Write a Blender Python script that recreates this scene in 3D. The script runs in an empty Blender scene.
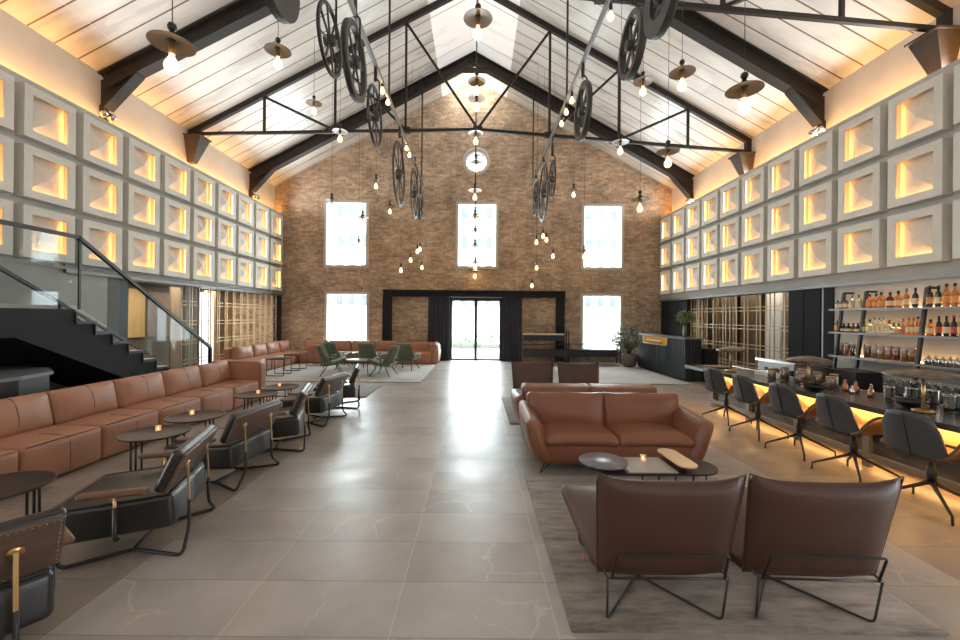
import bpy, bmesh, math, random
from mathutils import Vector, Matrix
random.seed(7)
PI = math.pi
S = bpy.context.scene
COL = S.collection

# ------------------------------------------------------------------ camera, light, exposure
CAMH = 1.6
FPX = 410.0
ROLL = math.radians(0.5)
cam_data = bpy.data.cameras.new('camera')
cam = bpy.data.objects.new('camera', cam_data)
COL.objects.link(cam)
cam_data.sensor_width = 36
cam_data.lens = FPX / 960 * 36
cam_data.shift_x = 4 / 960
cam_data.shift_y = -3 / 960
cam_data.clip_start = 0.05
cam_data.clip_end = 300
cam.location = (0, 0, CAMH)
cam.rotation_euler = (PI / 2, -ROLL, 0)
S.camera = cam

S.view_settings.view_transform = 'Standard'
S.view_settings.look = 'None'
S.view_settings.gamma = 1
S.view_settings.use_curve_mapping = False
S.view_settings.exposure = 1.08
S.cycles.max_bounces = 8
S.cycles.diffuse_bounces = 5
S.cycles.glossy_bounces = 4
S.cycles.transparent_max_bounces = 12
S.cycles.sample_clamp_indirect = 4
S.cycles.use_denoising = True
S.cycles.caustics_reflective = False
S.cycles.caustics_refractive = False

world = bpy.data.worlds.new('world')
S.world = world
world.use_nodes = True
wb = world.node_tree.nodes['Background']
wb.inputs[0].default_value = (0.90, 0.95, 1.0, 1)
wb.inputs[1].default_value = 4.0

def area(name, loc, rot, sx, sy, power, color=(1, 1, 1), spread=None):
    d = bpy.data.lights.new(name, 'AREA')
    d.shape = 'RECTANGLE'
    d.size = sx
    d.size_y = sy
    d.energy = power
    d.color = color
    if spread:
        d.spread = spread
    o = bpy.data.objects.new(name, d)
    o.location = loc
    o.rotation_euler = rot
    COL.objects.link(o)
    return o

# unseen fill light added behind the camera to brighten the hall
area('rear_fill_light', (0, -2.9, 4.4), (math.radians(97), 0, 0), 11, 5.5, 75, (1.0, 0.97, 0.93))
# fill lights added over the coffer ledges to whiten the ceiling
for _s in (-1, 1):
    area('ceiling_fill_light', (_s * 6.98, 8.6, 5.32), (0, math.radians(180 - _s * 58), 0), 0.12, 12, 108, (1.0, 0.97, 0.93), math.radians(110))
# daylight entering by the doorway and windows of the brick gable
area('door_daylight', (-0.05, 15.6, 1.3), (math.radians(-90), 0, 0), 1.8, 2.2, 110, (0.92, 0.96, 1.0))
for wx, wz in ((-4.6, 4.7), (0, 4.6), (5.0, 4.6), (-4.6, 1.5), (5.0, 1.5)):
    area('window_daylight', (wx, 15.6, wz), (math.radians(-90), 0, 0), 1.3, 2.0, 95, (0.92, 0.96, 1.0))

# ------------------------------------------------------------------ pixel -> place helpers
def at(px, py, z=0.0):
    """the point at height z that the camera sees at pixel (px, py)"""
    u, v = px - 476, py - 317
    u0 = u * math.cos(ROLL) + v * math.sin(ROLL)
    v0 = -u * math.sin(ROLL) + v * math.cos(ROLL)
    y = FPX * (CAMH - z) / v0
    return Vector((u0 * y / FPX, y, z))

def atY(px, py, y):
    u, v = px - 476, py - 317
    u0 = u * math.cos(ROLL) + v * math.sin(ROLL)
    v0 = -u * math.sin(ROLL) + v * math.cos(ROLL)
    return Vector((u0 * y / FPX, y, CAMH - v0 * y / FPX))

# ------------------------------------------------------------------ materials
def lin(c):
    return tuple(((x / 255) / 12.92 if x / 255 <= 0.04045 else ((x / 255 + 0.055) / 1.055) ** 2.4) for x in c)

def newmat(name):
    m = bpy.data.materials.new(name)
    m.use_nodes = True
    nt = m.node_tree
    return m, nt, nt.nodes['Principled BSDF']

def N(nt, kind, **kw):
    n = nt.nodes.new(kind)
    for k, v in kw.items():
        if k in ('operation', 'data_type', 'blend_type', 'feature', 'wave_type', 'bands_direction', 'distance', 'offset', 'offset_frequency', 'squash', 'interpolation', 'noise_dimensions'):
            setattr(n, k, v)
        else:
            n.inputs[k].default_value = v
    return n

def mat(name, rgb, rough=0.5, metal=0.0, var=0.0, scale=6.0, bump=0.0, bscale=60.0, spec=0.5, rgb2=None, detail=4, coat=0.0, trans=0.0, alpha=1.0, sheen=0.0, stretch=None):
    m, nt, b = newmat(name)
    c = lin(rgb)
    b.inputs['Base Color'].default_value = (*c, 1)
    b.inputs['Roughness'].default_value = rough
    b.inputs['Metallic'].default_value = metal
    b.inputs['Specular IOR Level'].default_value = spec
    b.inputs['Coat Weight'].default_value = coat
    b.inputs['Transmission Weight'].default_value = trans
    b.inputs['Alpha'].default_value = alpha
    b.inputs['Sheen Weight'].default_value = sheen
    if var or rgb2 or bump:
        tc = N(nt, 'ShaderNodeTexCoord')
        src = tc.outputs['Object']
        if stretch:
            mp = N(nt, 'ShaderNodeMapping', Scale=stretch)
            nt.links.new(src, mp.inputs[0])
            src = mp.outputs[0]
    if var or rgb2:
        no = N(nt, 'ShaderNodeTexNoise', Scale=scale, Detail=detail, Roughness=0.6)
        nt.links.new(src, no.inputs['Vector'])
        cr = N(nt, 'ShaderNodeValToRGB')
        cr.color_ramp.elements[0].position = 0.35
        cr.color_ramp.elements[1].position = 0.68
        if rgb2:
            a2 = lin(rgb2)
        else:
            a2 = tuple(x * (1 - var) for x in c)
        cr.color_ramp.elements[0].color = (*a2, 1)
        cr.color_ramp.elements[1].color = (*(tuple(min(1, x * (1 + var * .6)) for x in c)), 1)
        nt.links.new(no.outputs['Fac'], cr.inputs[0])
        nt.links.new(cr.outputs[0], b.inputs['Base Color'])
    if bump:
        n2 = N(nt, 'ShaderNodeTexNoise', Scale=bscale, Detail=3)
        nt.links.new(src, n2.inputs['Vector'])
        bp = N(nt, 'ShaderNodeBump', Strength=bump, Distance=0.01)
        nt.links.new(n2.outputs['Fac'], bp.inputs['Height'])
        nt.links.new(bp.outputs[0], b.inputs['Normal'])
    return m

def emit(name, rgb, strength, sample=True):
    m = bpy.data.materials.new(name)
    m.use_nodes = True
    nt = m.node_tree
    nt.nodes.clear()
    e = nt.nodes.new('ShaderNodeEmission')
    e.inputs[0].default_value = (*lin(rgb), 1)
    e.inputs[1].default_value = strength
    o = nt.nodes.new('ShaderNodeOutputMaterial')
    nt.links.new(e.outputs[0], o.inputs[0])
    if not sample:
        m.cycles.emission_sampling = 'NONE'
    return m

def glass(name, tint=(235, 240, 240), refl=0.10, rough=0.02):
    """thin architectural glass: clear with a faint mirror"""
    m = bpy.data.materials.new(name)
    m.use_nodes = True
    nt = m.node_tree
    nt.nodes.clear()
    t = nt.nodes.new('ShaderNodeBsdfTransparent')
    t.inputs[0].default_value = (*lin(tint), 1)
    g = nt.nodes.new('ShaderNodeBsdfGlossy')
    g.inputs['Roughness'].default_value = rough
    mx = nt.nodes.new('ShaderNodeMixShader')
    mx.inputs[0].default_value = refl
    o = nt.nodes.new('ShaderNodeOutputMaterial')
    nt.links.new(t.outputs[0], mx.inputs[1])
    nt.links.new(g.outputs[0], mx.inputs[2])
    nt.links.new(mx.outputs[0], o.inputs[0])
    return m

def math_node(nt, op, a, b=None, c=None):
    n = nt.nodes.new('ShaderNodeMath')
    n.operation = op
    for i, x in enumerate((a, b, c)):
        if x is None:
            continue
        if isinstance(x, (int, float)):
            n.inputs[i].default_value = x
        else:
            nt.links.new(x, n.inputs[i])
    return n.outputs[0]

def mixc(nt, fac, a, b, blend='MIX'):
    n = nt.nodes.new('ShaderNodeMix')
    n.data_type = 'RGBA'
    n.blend_type = blend
    if isinstance(fac, (int, float)):
        n.inputs[0].default_value = fac
    else:
        nt.links.new(fac, n.inputs[0])
    for i, x in ((6, a), (7, b)):
        if isinstance(x, tuple):
            n.inputs[i].default_value = (*x, 1) if len(x) == 3 else x
        else:
            nt.links.new(x, n.inputs[i])
    return n.outputs[2]

def ramp(nt, fac, stops):
    cr = nt.nodes.new('ShaderNodeValToRGB')
    el = cr.color_ramp.elements
    while len(el) < len(stops):
        el.new(0.5)
    for e, (p, c) in zip(el, stops):
        e.position = p
        e.color = (*c, 1) if len(c) == 3 else c
    nt.links.new(fac, cr.inputs[0])
    return cr.outputs[0]

def brick_mat():
    m, nt, b = newmat('old_brick')
    tc = N(nt, 'ShaderNodeTexCoord')
    sp = N(nt, 'ShaderNodeSeparateXYZ')
    nt.links.new(tc.outputs['Object'], sp.inputs[0])
    cb = N(nt, 'ShaderNodeCombineXYZ')
    nt.links.new(math_node(nt, 'ADD', sp.outputs[0], sp.outputs[1]), cb.inputs[0])
    nt.links.new(sp.outputs[2], cb.inputs[1])
    nz = N(nt, 'ShaderNodeTexNoise', Scale=1.1, Detail=6, Roughness=0.65)
    nt.links.new(cb.outputs[0], nz.inputs['Vector'])
    nz2 = N(nt, 'ShaderNodeTexNoise', Scale=9, Detail=3)
    nt.links.new(cb.outputs[0], nz2.inputs['Vector'])
    br = N(nt, 'ShaderNodeTexBrick', Scale=1.0)
    br.inputs['Brick Width'].default_value = 0.23
    br.inputs['Row Height'].default_value = 0.078
    br.inputs['Mortar Size'].default_value = 0.009
    br.inputs['Mortar Smooth'].default_value = 0.3
    br.inputs['Bias'].default_value = -0.1
    br.inputs['Color1'].default_value = (*lin((228, 209, 188)), 1)
    br.inputs['Color2'].default_value = (*lin((172, 158, 144)), 1)
    br.inputs['Mortar'].default_value = (*lin((205, 192, 176)), 1)
    br.offset = 0.5
    nt.links.new(cb.outputs[0], br.inputs['Vector'])
    c1 = mixc(nt, 0.75, br.outputs['Color'], ramp(nt, nz.outputs['Fac'], [(0.3, lin((152, 142, 134))), (0.48, lin((222, 210, 198))), (0.62, lin((250, 240, 228))), (0.75, lin((255, 246, 232)))]), 'MULTIPLY')
    c2 = mixc(nt, 0.35, c1, ramp(nt, nz2.outputs['Fac'], [(0.35, lin((120, 110, 105))), (0.65, lin((255, 250, 240)))]), 'MULTIPLY')
    nt.links.new(c2, b.inputs['Base Color'])
    b.inputs['Roughness'].default_value = 0.85
    bp = N(nt, 'ShaderNodeBump', Strength=0.5, Distance=0.02)
    nt.links.new(math_node(nt, 'SUBTRACT', nz2.outputs['Fac'], br.outputs['Fac']), bp.inputs['Height'])
    nt.links.new(bp.outputs[0], b.inputs['Normal'])
    return m

def floor_mat():
    m, nt, b = newmat('marble_tile_floor')
    tc = N(nt, 'ShaderNodeTexCoord')
    sp = N(nt, 'ShaderNodeSeparateXYZ')
    nt.links.new(tc.outputs['Object'], sp.inputs[0])
    x, y = sp.outputs[0], sp.outputs[1]
    tx = math_node(nt, 'DIVIDE', math_node(nt, 'ADD', x, 20.82), 0.85)
    ty = math_node(nt, 'DIVIDE', math_node(nt, 'ADD', y, 20 * 0.4355 - 2.04), 0.4355)
    fx = math_node(nt, 'ABSOLUTE', math_node(nt, 'SUBTRACT', math_node(nt, 'FRACT', tx), 0.5))
    fy = math_node(nt, 'ABSOLUTE', math_node(nt, 'SUBTRACT', math_node(nt, 'FRACT', ty), 0.5))
    jx = math_node(nt, 'GREATER_THAN', fx, 0.5 - 0.004)
    jy = math_node(nt, 'GREATER_THAN', fy, 0.5 - 0.006)
    cell = N(nt, 'ShaderNodeCombineXYZ')
    nt.links.new(math_node(nt, 'FLOOR', tx), cell.inputs[0])
    nt.links.new(math_node(nt, 'FLOOR', ty), cell.inputs[1])
    wn = N(nt, 'ShaderNodeTexWhiteNoise')
    nt.links.new(cell.outputs[0], wn.inputs['Vector'])
    # each tile carries its own piece of stone
    off = N(nt, 'ShaderNodeVectorMath', operation='MULTIPLY_ADD')
    nt.links.new(wn.outputs['Color'], off.inputs[0])
    off.inputs[1].default_value = (3.0, 3.0, 3.0)
    nt.links.new(tc.outputs['Object'], off.inputs[2])
    blot = N(nt, 'ShaderNodeTexNoise', Scale=0.9, Detail=6, Roughness=0.55, Distortion=0.2)
    nt.links.new(off.outputs[0], blot.inputs['Vector'])
    base = ramp(nt, blot.outputs['Fac'], [(0.25, lin((132, 126, 120))), (0.45, lin((155, 149, 143))), (0.6, lin((170, 165, 159))), (0.8, lin((154, 141, 128)))])
    # thin pale veins
    nw = N(nt, 'ShaderNodeTexNoise', Scale=1.6, Detail=5)
    nt.links.new(off.outputs[0], nw.inputs['Vector'])
    wv = N(nt, 'ShaderNodeVectorMath', operation='MULTIPLY_ADD')
    nt.links.new(nw.outputs['Color'], wv.inputs[0])
    wv.inputs[1].default_value = (0.9, 0.9, 0.0)
    nt.links.new(off.outputs[0], wv.inputs[2])
    vo = N(nt, 'ShaderNodeTexVoronoi', Scale=1.7)
    vo.feature = 'DISTANCE_TO_EDGE'
    nt.links.new(wv.outputs[0], vo.inputs['Vector'])
    vein = ramp(nt, vo.outputs['Distance'], [(0.0, (1, 1, 1)), (0.012, (0.25, 0.25, 0.25)), (0.03, (0, 0, 0))])
    n3 = N(nt, 'ShaderNodeTexNoise', Scale=1.2, Detail=2)
    nt.links.new(off.outputs[0], n3.inputs['Vector'])
    vfac = math_node(nt, 'MULTIPLY', math_node(nt, 'MULTIPLY', vein, 0.45), ramp(nt, n3.outputs['Fac'], [(0.45, (0, 0, 0)), (0.6, (1, 1, 1))]))
    c = mixc(nt, vfac, base, lin((214, 206, 194)))
    # the side bays are tinted browner
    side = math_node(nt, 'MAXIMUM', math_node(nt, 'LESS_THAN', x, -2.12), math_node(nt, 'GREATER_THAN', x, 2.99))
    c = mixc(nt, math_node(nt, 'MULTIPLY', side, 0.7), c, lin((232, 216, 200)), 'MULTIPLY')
    c = mixc(nt, math_node(nt, 'MULTIPLY', jx, 0.5), c, lin((205, 195, 180)))
    c = mixc(nt, math_node(nt, 'MULTIPLY', jy, 0.6), c, lin((90, 84, 78)))
    nt.links.new(c, b.inputs['Base Color'])
    n4 = N(nt, 'ShaderNodeTexNoise', Scale=2.0, Detail=5)
    nt.links.new(tc.outputs['Object'], n4.inputs['Vector'])
    r = ramp(nt, n4.outputs['Fac'], [(0.3, (0.30, 0.30, 0.30)), (0.7, (0.42, 0.42, 0.42))])
    nt.links.new(r, b.inputs['Roughness'])
    b.inputs['Specular IOR Level'].default_value = 0.55
    return m

def ceiling_mat(name, pitch, seam_rgb, width, c1, c2):
    m, nt, b = newmat(name)
    tc = N(nt, 'ShaderNodeTexCoord')
    sp = N(nt, 'ShaderNodeSeparateXYZ')
    nt.links.new(tc.outputs['Object'], sp.inputs[0])
    f = math_node(nt, 'FRACT', math_node(nt, 'DIVIDE', math_node(nt, 'ADD', sp.outputs[1], 20.0), pitch))
    seam = math_node(nt, 'LESS_THAN', f, width / pitch)
    mp = N(nt, 'ShaderNodeMapping', Scale=(0.5, 2.2, 0.5))
    nt.links.new(tc.outputs['Object'], mp.inputs[0])
    no = N(nt, 'ShaderNodeTexNoise', Scale=1.4, Detail=5)
    nt.links.new(mp.outputs[0], no.inputs['Vector'])
    base = ramp(nt, no.outputs['Fac'], [(0.35, lin(c1)), (0.65, lin(c2))])
    c = mixc(nt, seam, base, lin(seam_rgb))
    # pale cross lap of the sheets
    gx = math_node(nt, 'FRACT', math_node(nt, 'DIVIDE', math_node(nt, 'ADD', math_node(nt, 'ABSOLUTE', sp.outputs[0]), 0.6), 1.83))
    lap = math_node(nt, 'LESS_THAN', gx, 0.008)
    c = mixc(nt, math_node(nt, 'MULTIPLY', lap, 0.22), c, lin((250, 248, 244)))
    nt.links.new(c, b.inputs['Base Color'])
    r = ramp(nt, no.outputs['Fac'], [(0.3, (0.22, 0.22, 0.22)), (0.7, (0.45, 0.45, 0.45))])
    nt.links.new(r, b.inputs['Roughness'])
    bp = N(nt, 'ShaderNodeBump', Strength=0.35, Distance=0.03)
    nt.links.new(math_node(nt, 'ADD', no.outputs['Fac'], math_node(nt, 'MULTIPLY', seam, -0.5)), bp.inputs['Height'])
    nt.links.new(bp.outputs[0], b.inputs['Normal'])
    return m

def wood_mat(name, rgb, rgb2, rough=0.45, scale=(1.5, 14, 14), spec=0.5):
    m, nt, b = newmat(name)
    tc = N(nt, 'ShaderNodeTexCoord')
    mp = N(nt, 'ShaderNodeMapping', Scale=scale)
    nt.links.new(tc.outputs['Object'], mp.inputs[0])
    no = N(nt, 'ShaderNodeTexNoise', Scale=2.5, Detail=6, Distortion=0.8)
    nt.links.new(mp.outputs[0], no.inputs['Vector'])
    nt.links.new(ramp(nt, no.outputs['Fac'], [(0.35, lin(rgb2)), (0.65, lin(rgb))]), b.inputs['Base Color'])
    b.inputs['Roughness'].default_value = rough
    b.inputs['Specular IOR Level'].default_value = spec
    return m

def rug_mat(name, c1, c2, c3):
    m, nt, b = newmat(name)
    tc = N(nt, 'ShaderNodeTexCoord')
    mp = N(nt, 'ShaderNodeMapping', Scale=(2.2, 9, 1))
    nt.links.new(tc.outputs['Object'], mp.inputs[0])
    no = N(nt, 'ShaderNodeTexNoise', Scale=1.3, Detail=7, Roughness=0.7)
    nt.links.new(mp.outputs[0], no.inputs['Vector'])
    n2 = N(nt, 'ShaderNodeTexNoise', Scale=0.9, Detail=3)
    nt.links.new(tc.outputs['Object'], n2.inputs['Vector'])
    a = ramp(nt, no.outputs['Fac'], [(0.32, lin(c1)), (0.5, lin(c2)), (0.7, lin(c3))])
    c = mixc(nt, 0.7, a, ramp(nt, n2.outputs['Fac'], [(0.35, (0.62, 0.62, 0.62)), (0.6, (1, 1, 1))]), 'MULTIPLY')
    nt.links.new(c, b.inputs['Base Color'])
    b.inputs['Roughness'].default_value = 0.9
    b.inputs['Sheen Weight'].default_value = 0.4
    n3 = N(nt, 'ShaderNodeTexNoise', Scale=180, Detail=2)
    nt.links.new(tc.outputs['Object'], n3.inputs['Vector'])
    bp = N(nt, 'ShaderNodeBump', Strength=0.5, Distance=0.004)
    nt.links.new(n3.outputs['Fac'], bp.inputs['Height'])
    nt.links.new(bp.outputs[0], b.inputs['Normal'])
    return m

BRICK = brick_mat()
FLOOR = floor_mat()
CEIL = ceiling_mat('ceiling_sheet', 0.43, (105, 88, 70), 0.028, (196, 196, 193), (218, 218, 215))
RIDGE = ceiling_mat('ridge_sheet', 1.72, (150, 146, 140), 0.03, (236, 236, 234), (246, 246, 244))
# the ridge strip is translucent roofing with the sky behind it
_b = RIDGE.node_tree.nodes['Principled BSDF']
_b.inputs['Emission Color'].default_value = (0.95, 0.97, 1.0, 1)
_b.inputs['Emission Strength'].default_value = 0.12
CONC = mat('concrete', (176, 174, 168), 0.7, var=0.12, scale=1.2, bump=0.15, bscale=25, detail=7)
CONC_PALE = mat('pale_cast_concrete', (212, 208, 198), 0.65, var=0.06, scale=2.5, bump=0.08, bscale=30)
PLASTER = mat('plaster', (206, 203, 196), 0.8, var=0.08, scale=1.5, bump=0.1, bscale=20)
PYRAMID = mat('carved_pale_stone', (218, 212, 202), 0.7, var=0.08, scale=7, bump=0.1, bscale=30)
STEEL_DARK = mat('dark_painted_steel', (36, 31, 28), 0.55, var=0.2, scale=3, spec=0.4)
BLACK = mat('black_metal', (30, 29, 29), 0.4, spec=0.5)
BLACK_MATT = mat('black_matt_panel', (32, 33, 36), 0.7, spec=0.3)
NAVY = mat('charcoal_navy_paint', (48, 52, 60), 0.55, spec=0.4)
CURTAIN = mat('dark_navy_curtain', (66, 69, 77), 0.9, spec=0.2)
IRON = mat('cast_iron_wheel', (74, 74, 74), 0.5, metal=0.4, var=0.2, scale=8)
BAR_GREY = mat('grey_steel_bar', (125, 124, 122), 0.4, metal=0.6)
BRASS = mat('brushed_brass', (196, 160, 110), 0.3, metal=0.9)
BRASS_MATT = mat('pale_brass_rod', (206, 184, 148), 0.5, metal=0.2)
CREAM_BRASS = mat('pale_brass_tray', (226, 208, 170), 0.35, metal=0.4)
LEATHER_TAN = mat('tan_leather', (170, 122, 97), 0.45, var=0.12, scale=2.5, bump=0.12, bscale=90, spec=0.45)
LEATHER_COGNAC = mat('cognac_leather', (128, 82, 60), 0.42, var=0.10, scale=2.5, bump=0.10, bscale=90, spec=0.45)
LEATHER_BROWN = mat('dark_brown_leather', (74, 46, 38), 0.40, var=0.12, scale=3, bump=0.12, bscale=90, spec=0.5)
LEATHER_BLACK = mat('black_leather', (34, 32, 31), 0.36, var=0.15, scale=4, bump=0.10, bscale=100, spec=0.6)
LEATHER_STOOL = mat('charcoal_grey_leather', (66, 67, 69), 0.45, var=0.1, scale=5, bump=0.08, bscale=90)
STOOL_TAN = mat('brown_leather_seat', (104, 70, 50), 0.4, var=0.1, scale=5)
SEAM = mat('seam_thread', (96, 60, 45), 0.6)
WALNUT = wood_mat('walnut', (122, 84, 60), (84, 56, 40), 0.4)
WALNUT_DARK = wood_mat('dark_walnut', (98, 76, 62), (82, 62, 50), 0.45, (3, 1.2, 12))
CORBEL = mat('dark_brown_corbel', (62, 50, 40), 0.6, var=.25, scale=9)
ESPRESSO = wood_mat('espresso_stained_top', (62, 46, 40), (44, 34, 30), 0.42, spec=.35)
GREY_STONE = mat('grey_veined_marble', (120, 120, 124), 0.3, rgb2=(84, 85, 90), scale=9, stretch=(1, 4, 1))
GREEN = mat('sage_green_upholstery', (96, 108, 84), 0.85, var=0.1, scale=20, sheen=0.2)
WOOD_TAN = wood_mat('warm_timber_panel', (190, 160, 112), (168, 138, 94), 0.6, (1.5, 1.5, 0.4))
WOOD_BROWN = wood_mat('taupe_timber_panel', (122, 104, 86), (100, 84, 68), 0.6, (1.5, 1.5, 0.4))
FRAME_WHITE = mat('pale_window_frame', (196, 190, 180), 0.6)
BARTOP = mat('dark_stone_bar_top', (72, 68, 66), 0.25, var=0.2, scale=6, spec=0.55)
BARSTONE = mat('dark_veined_stone', (84, 82, 80), 0.35, rgb2=(46, 46, 48), scale=5, stretch=(1, 1, 3))
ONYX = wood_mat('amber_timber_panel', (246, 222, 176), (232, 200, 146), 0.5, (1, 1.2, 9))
STAINLESS = mat('stainless_steel', (214, 212, 210), 0.16, metal=0.95)
CUPBOARD = mat('matt_black_lacquer', (20, 21, 23), 0.75, spec=0.25)
POT = mat('grey_clay_pot', (120, 114, 106), 0.85, var=0.15, scale=12)
LEAF = mat('grey_green_leaf', (112, 132, 116), 0.45, rgb2=(66, 88, 72), scale=6)
LEAF_LIGHT = mat('bright_green_leaf', (130, 160, 84), 0.5, rgb2=(84, 120, 58), scale=8)
WHITE = mat('white_ceramic', (225, 222, 216), 0.35)
MARBLE_WHITE = mat('white_marble', (196, 195, 192), 0.2, rgb2=(160, 160, 158), scale=3)
OUTSIDE_WHITE = mat('white_facade', (245, 245, 245), 0.8)
OUTSIDE_GREY = mat('grey_facade_window', (118, 120, 124), 0.8)
OUTSIDE_GROUND = mat('pale_paving', (225, 224, 220), 0.9)
OUTSIDE_GREEN = mat('hazy_garden_green', (176, 184, 168), 0.9, rgb2=(128, 142, 120), scale=6)
GLASS = glass('clear_pane', (236, 242, 242), 0.06)
GLASS_RAIL = glass('balustrade_glass', (240, 244, 244), 0.015)
GLASSWARE = glass('clear_glassware', (238, 240, 240), 0.12, 0.08)
BULB_GLASS = bpy.data.materials.new('amber_bulb_glass')
BULB_GLASS.use_nodes = True
_nt = BULB_GLASS.node_tree
_nt.nodes.clear()
_t = _nt.nodes.new('ShaderNodeBsdfTransparent')
_t.inputs[0].default_value = (1, .93, .8, 1)
_e = _nt.nodes.new('ShaderNodeEmission')
_e.inputs[0].default_value = (1, .62, .28, 1)
_e.inputs[1].default_value = 3.0
_mx = _nt.nodes.new('ShaderNodeMixShader')
_mx.inputs[0].default_value = 0.4
_o = _nt.nodes.new('ShaderNodeOutputMaterial')
_nt.links.new(_t.outputs[0], _mx.inputs[1])
_nt.links.new(_e.outputs[0], _mx.inputs[2])
_nt.links.new(_mx.outputs[0], _o.inputs[0])
BULB_GLASS.cycles.emission_sampling = 'NONE'
FILAMENT = emit('glowing_filament', (255, 205, 130), 30, False)
LED_COVE = emit('warm_led_cove', (255, 178, 88), 24)
LED_COFFER = emit('warm_led_coffer', (255, 182, 106), 9)
LED_BAR = emit('warm_led_bar', (255, 198, 120), 24)
LED_FLOOR = emit('warm_led_plinth', (255, 190, 112), 11)
LED_SHELF = emit('warm_led_shelf', (255, 206, 144), 9)
FLAME = emit('candle_flame', (255, 190, 110), 12, False)
SPOT_FACE = emit('spotlight_lens', (255, 214, 160), 6, False)

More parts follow.
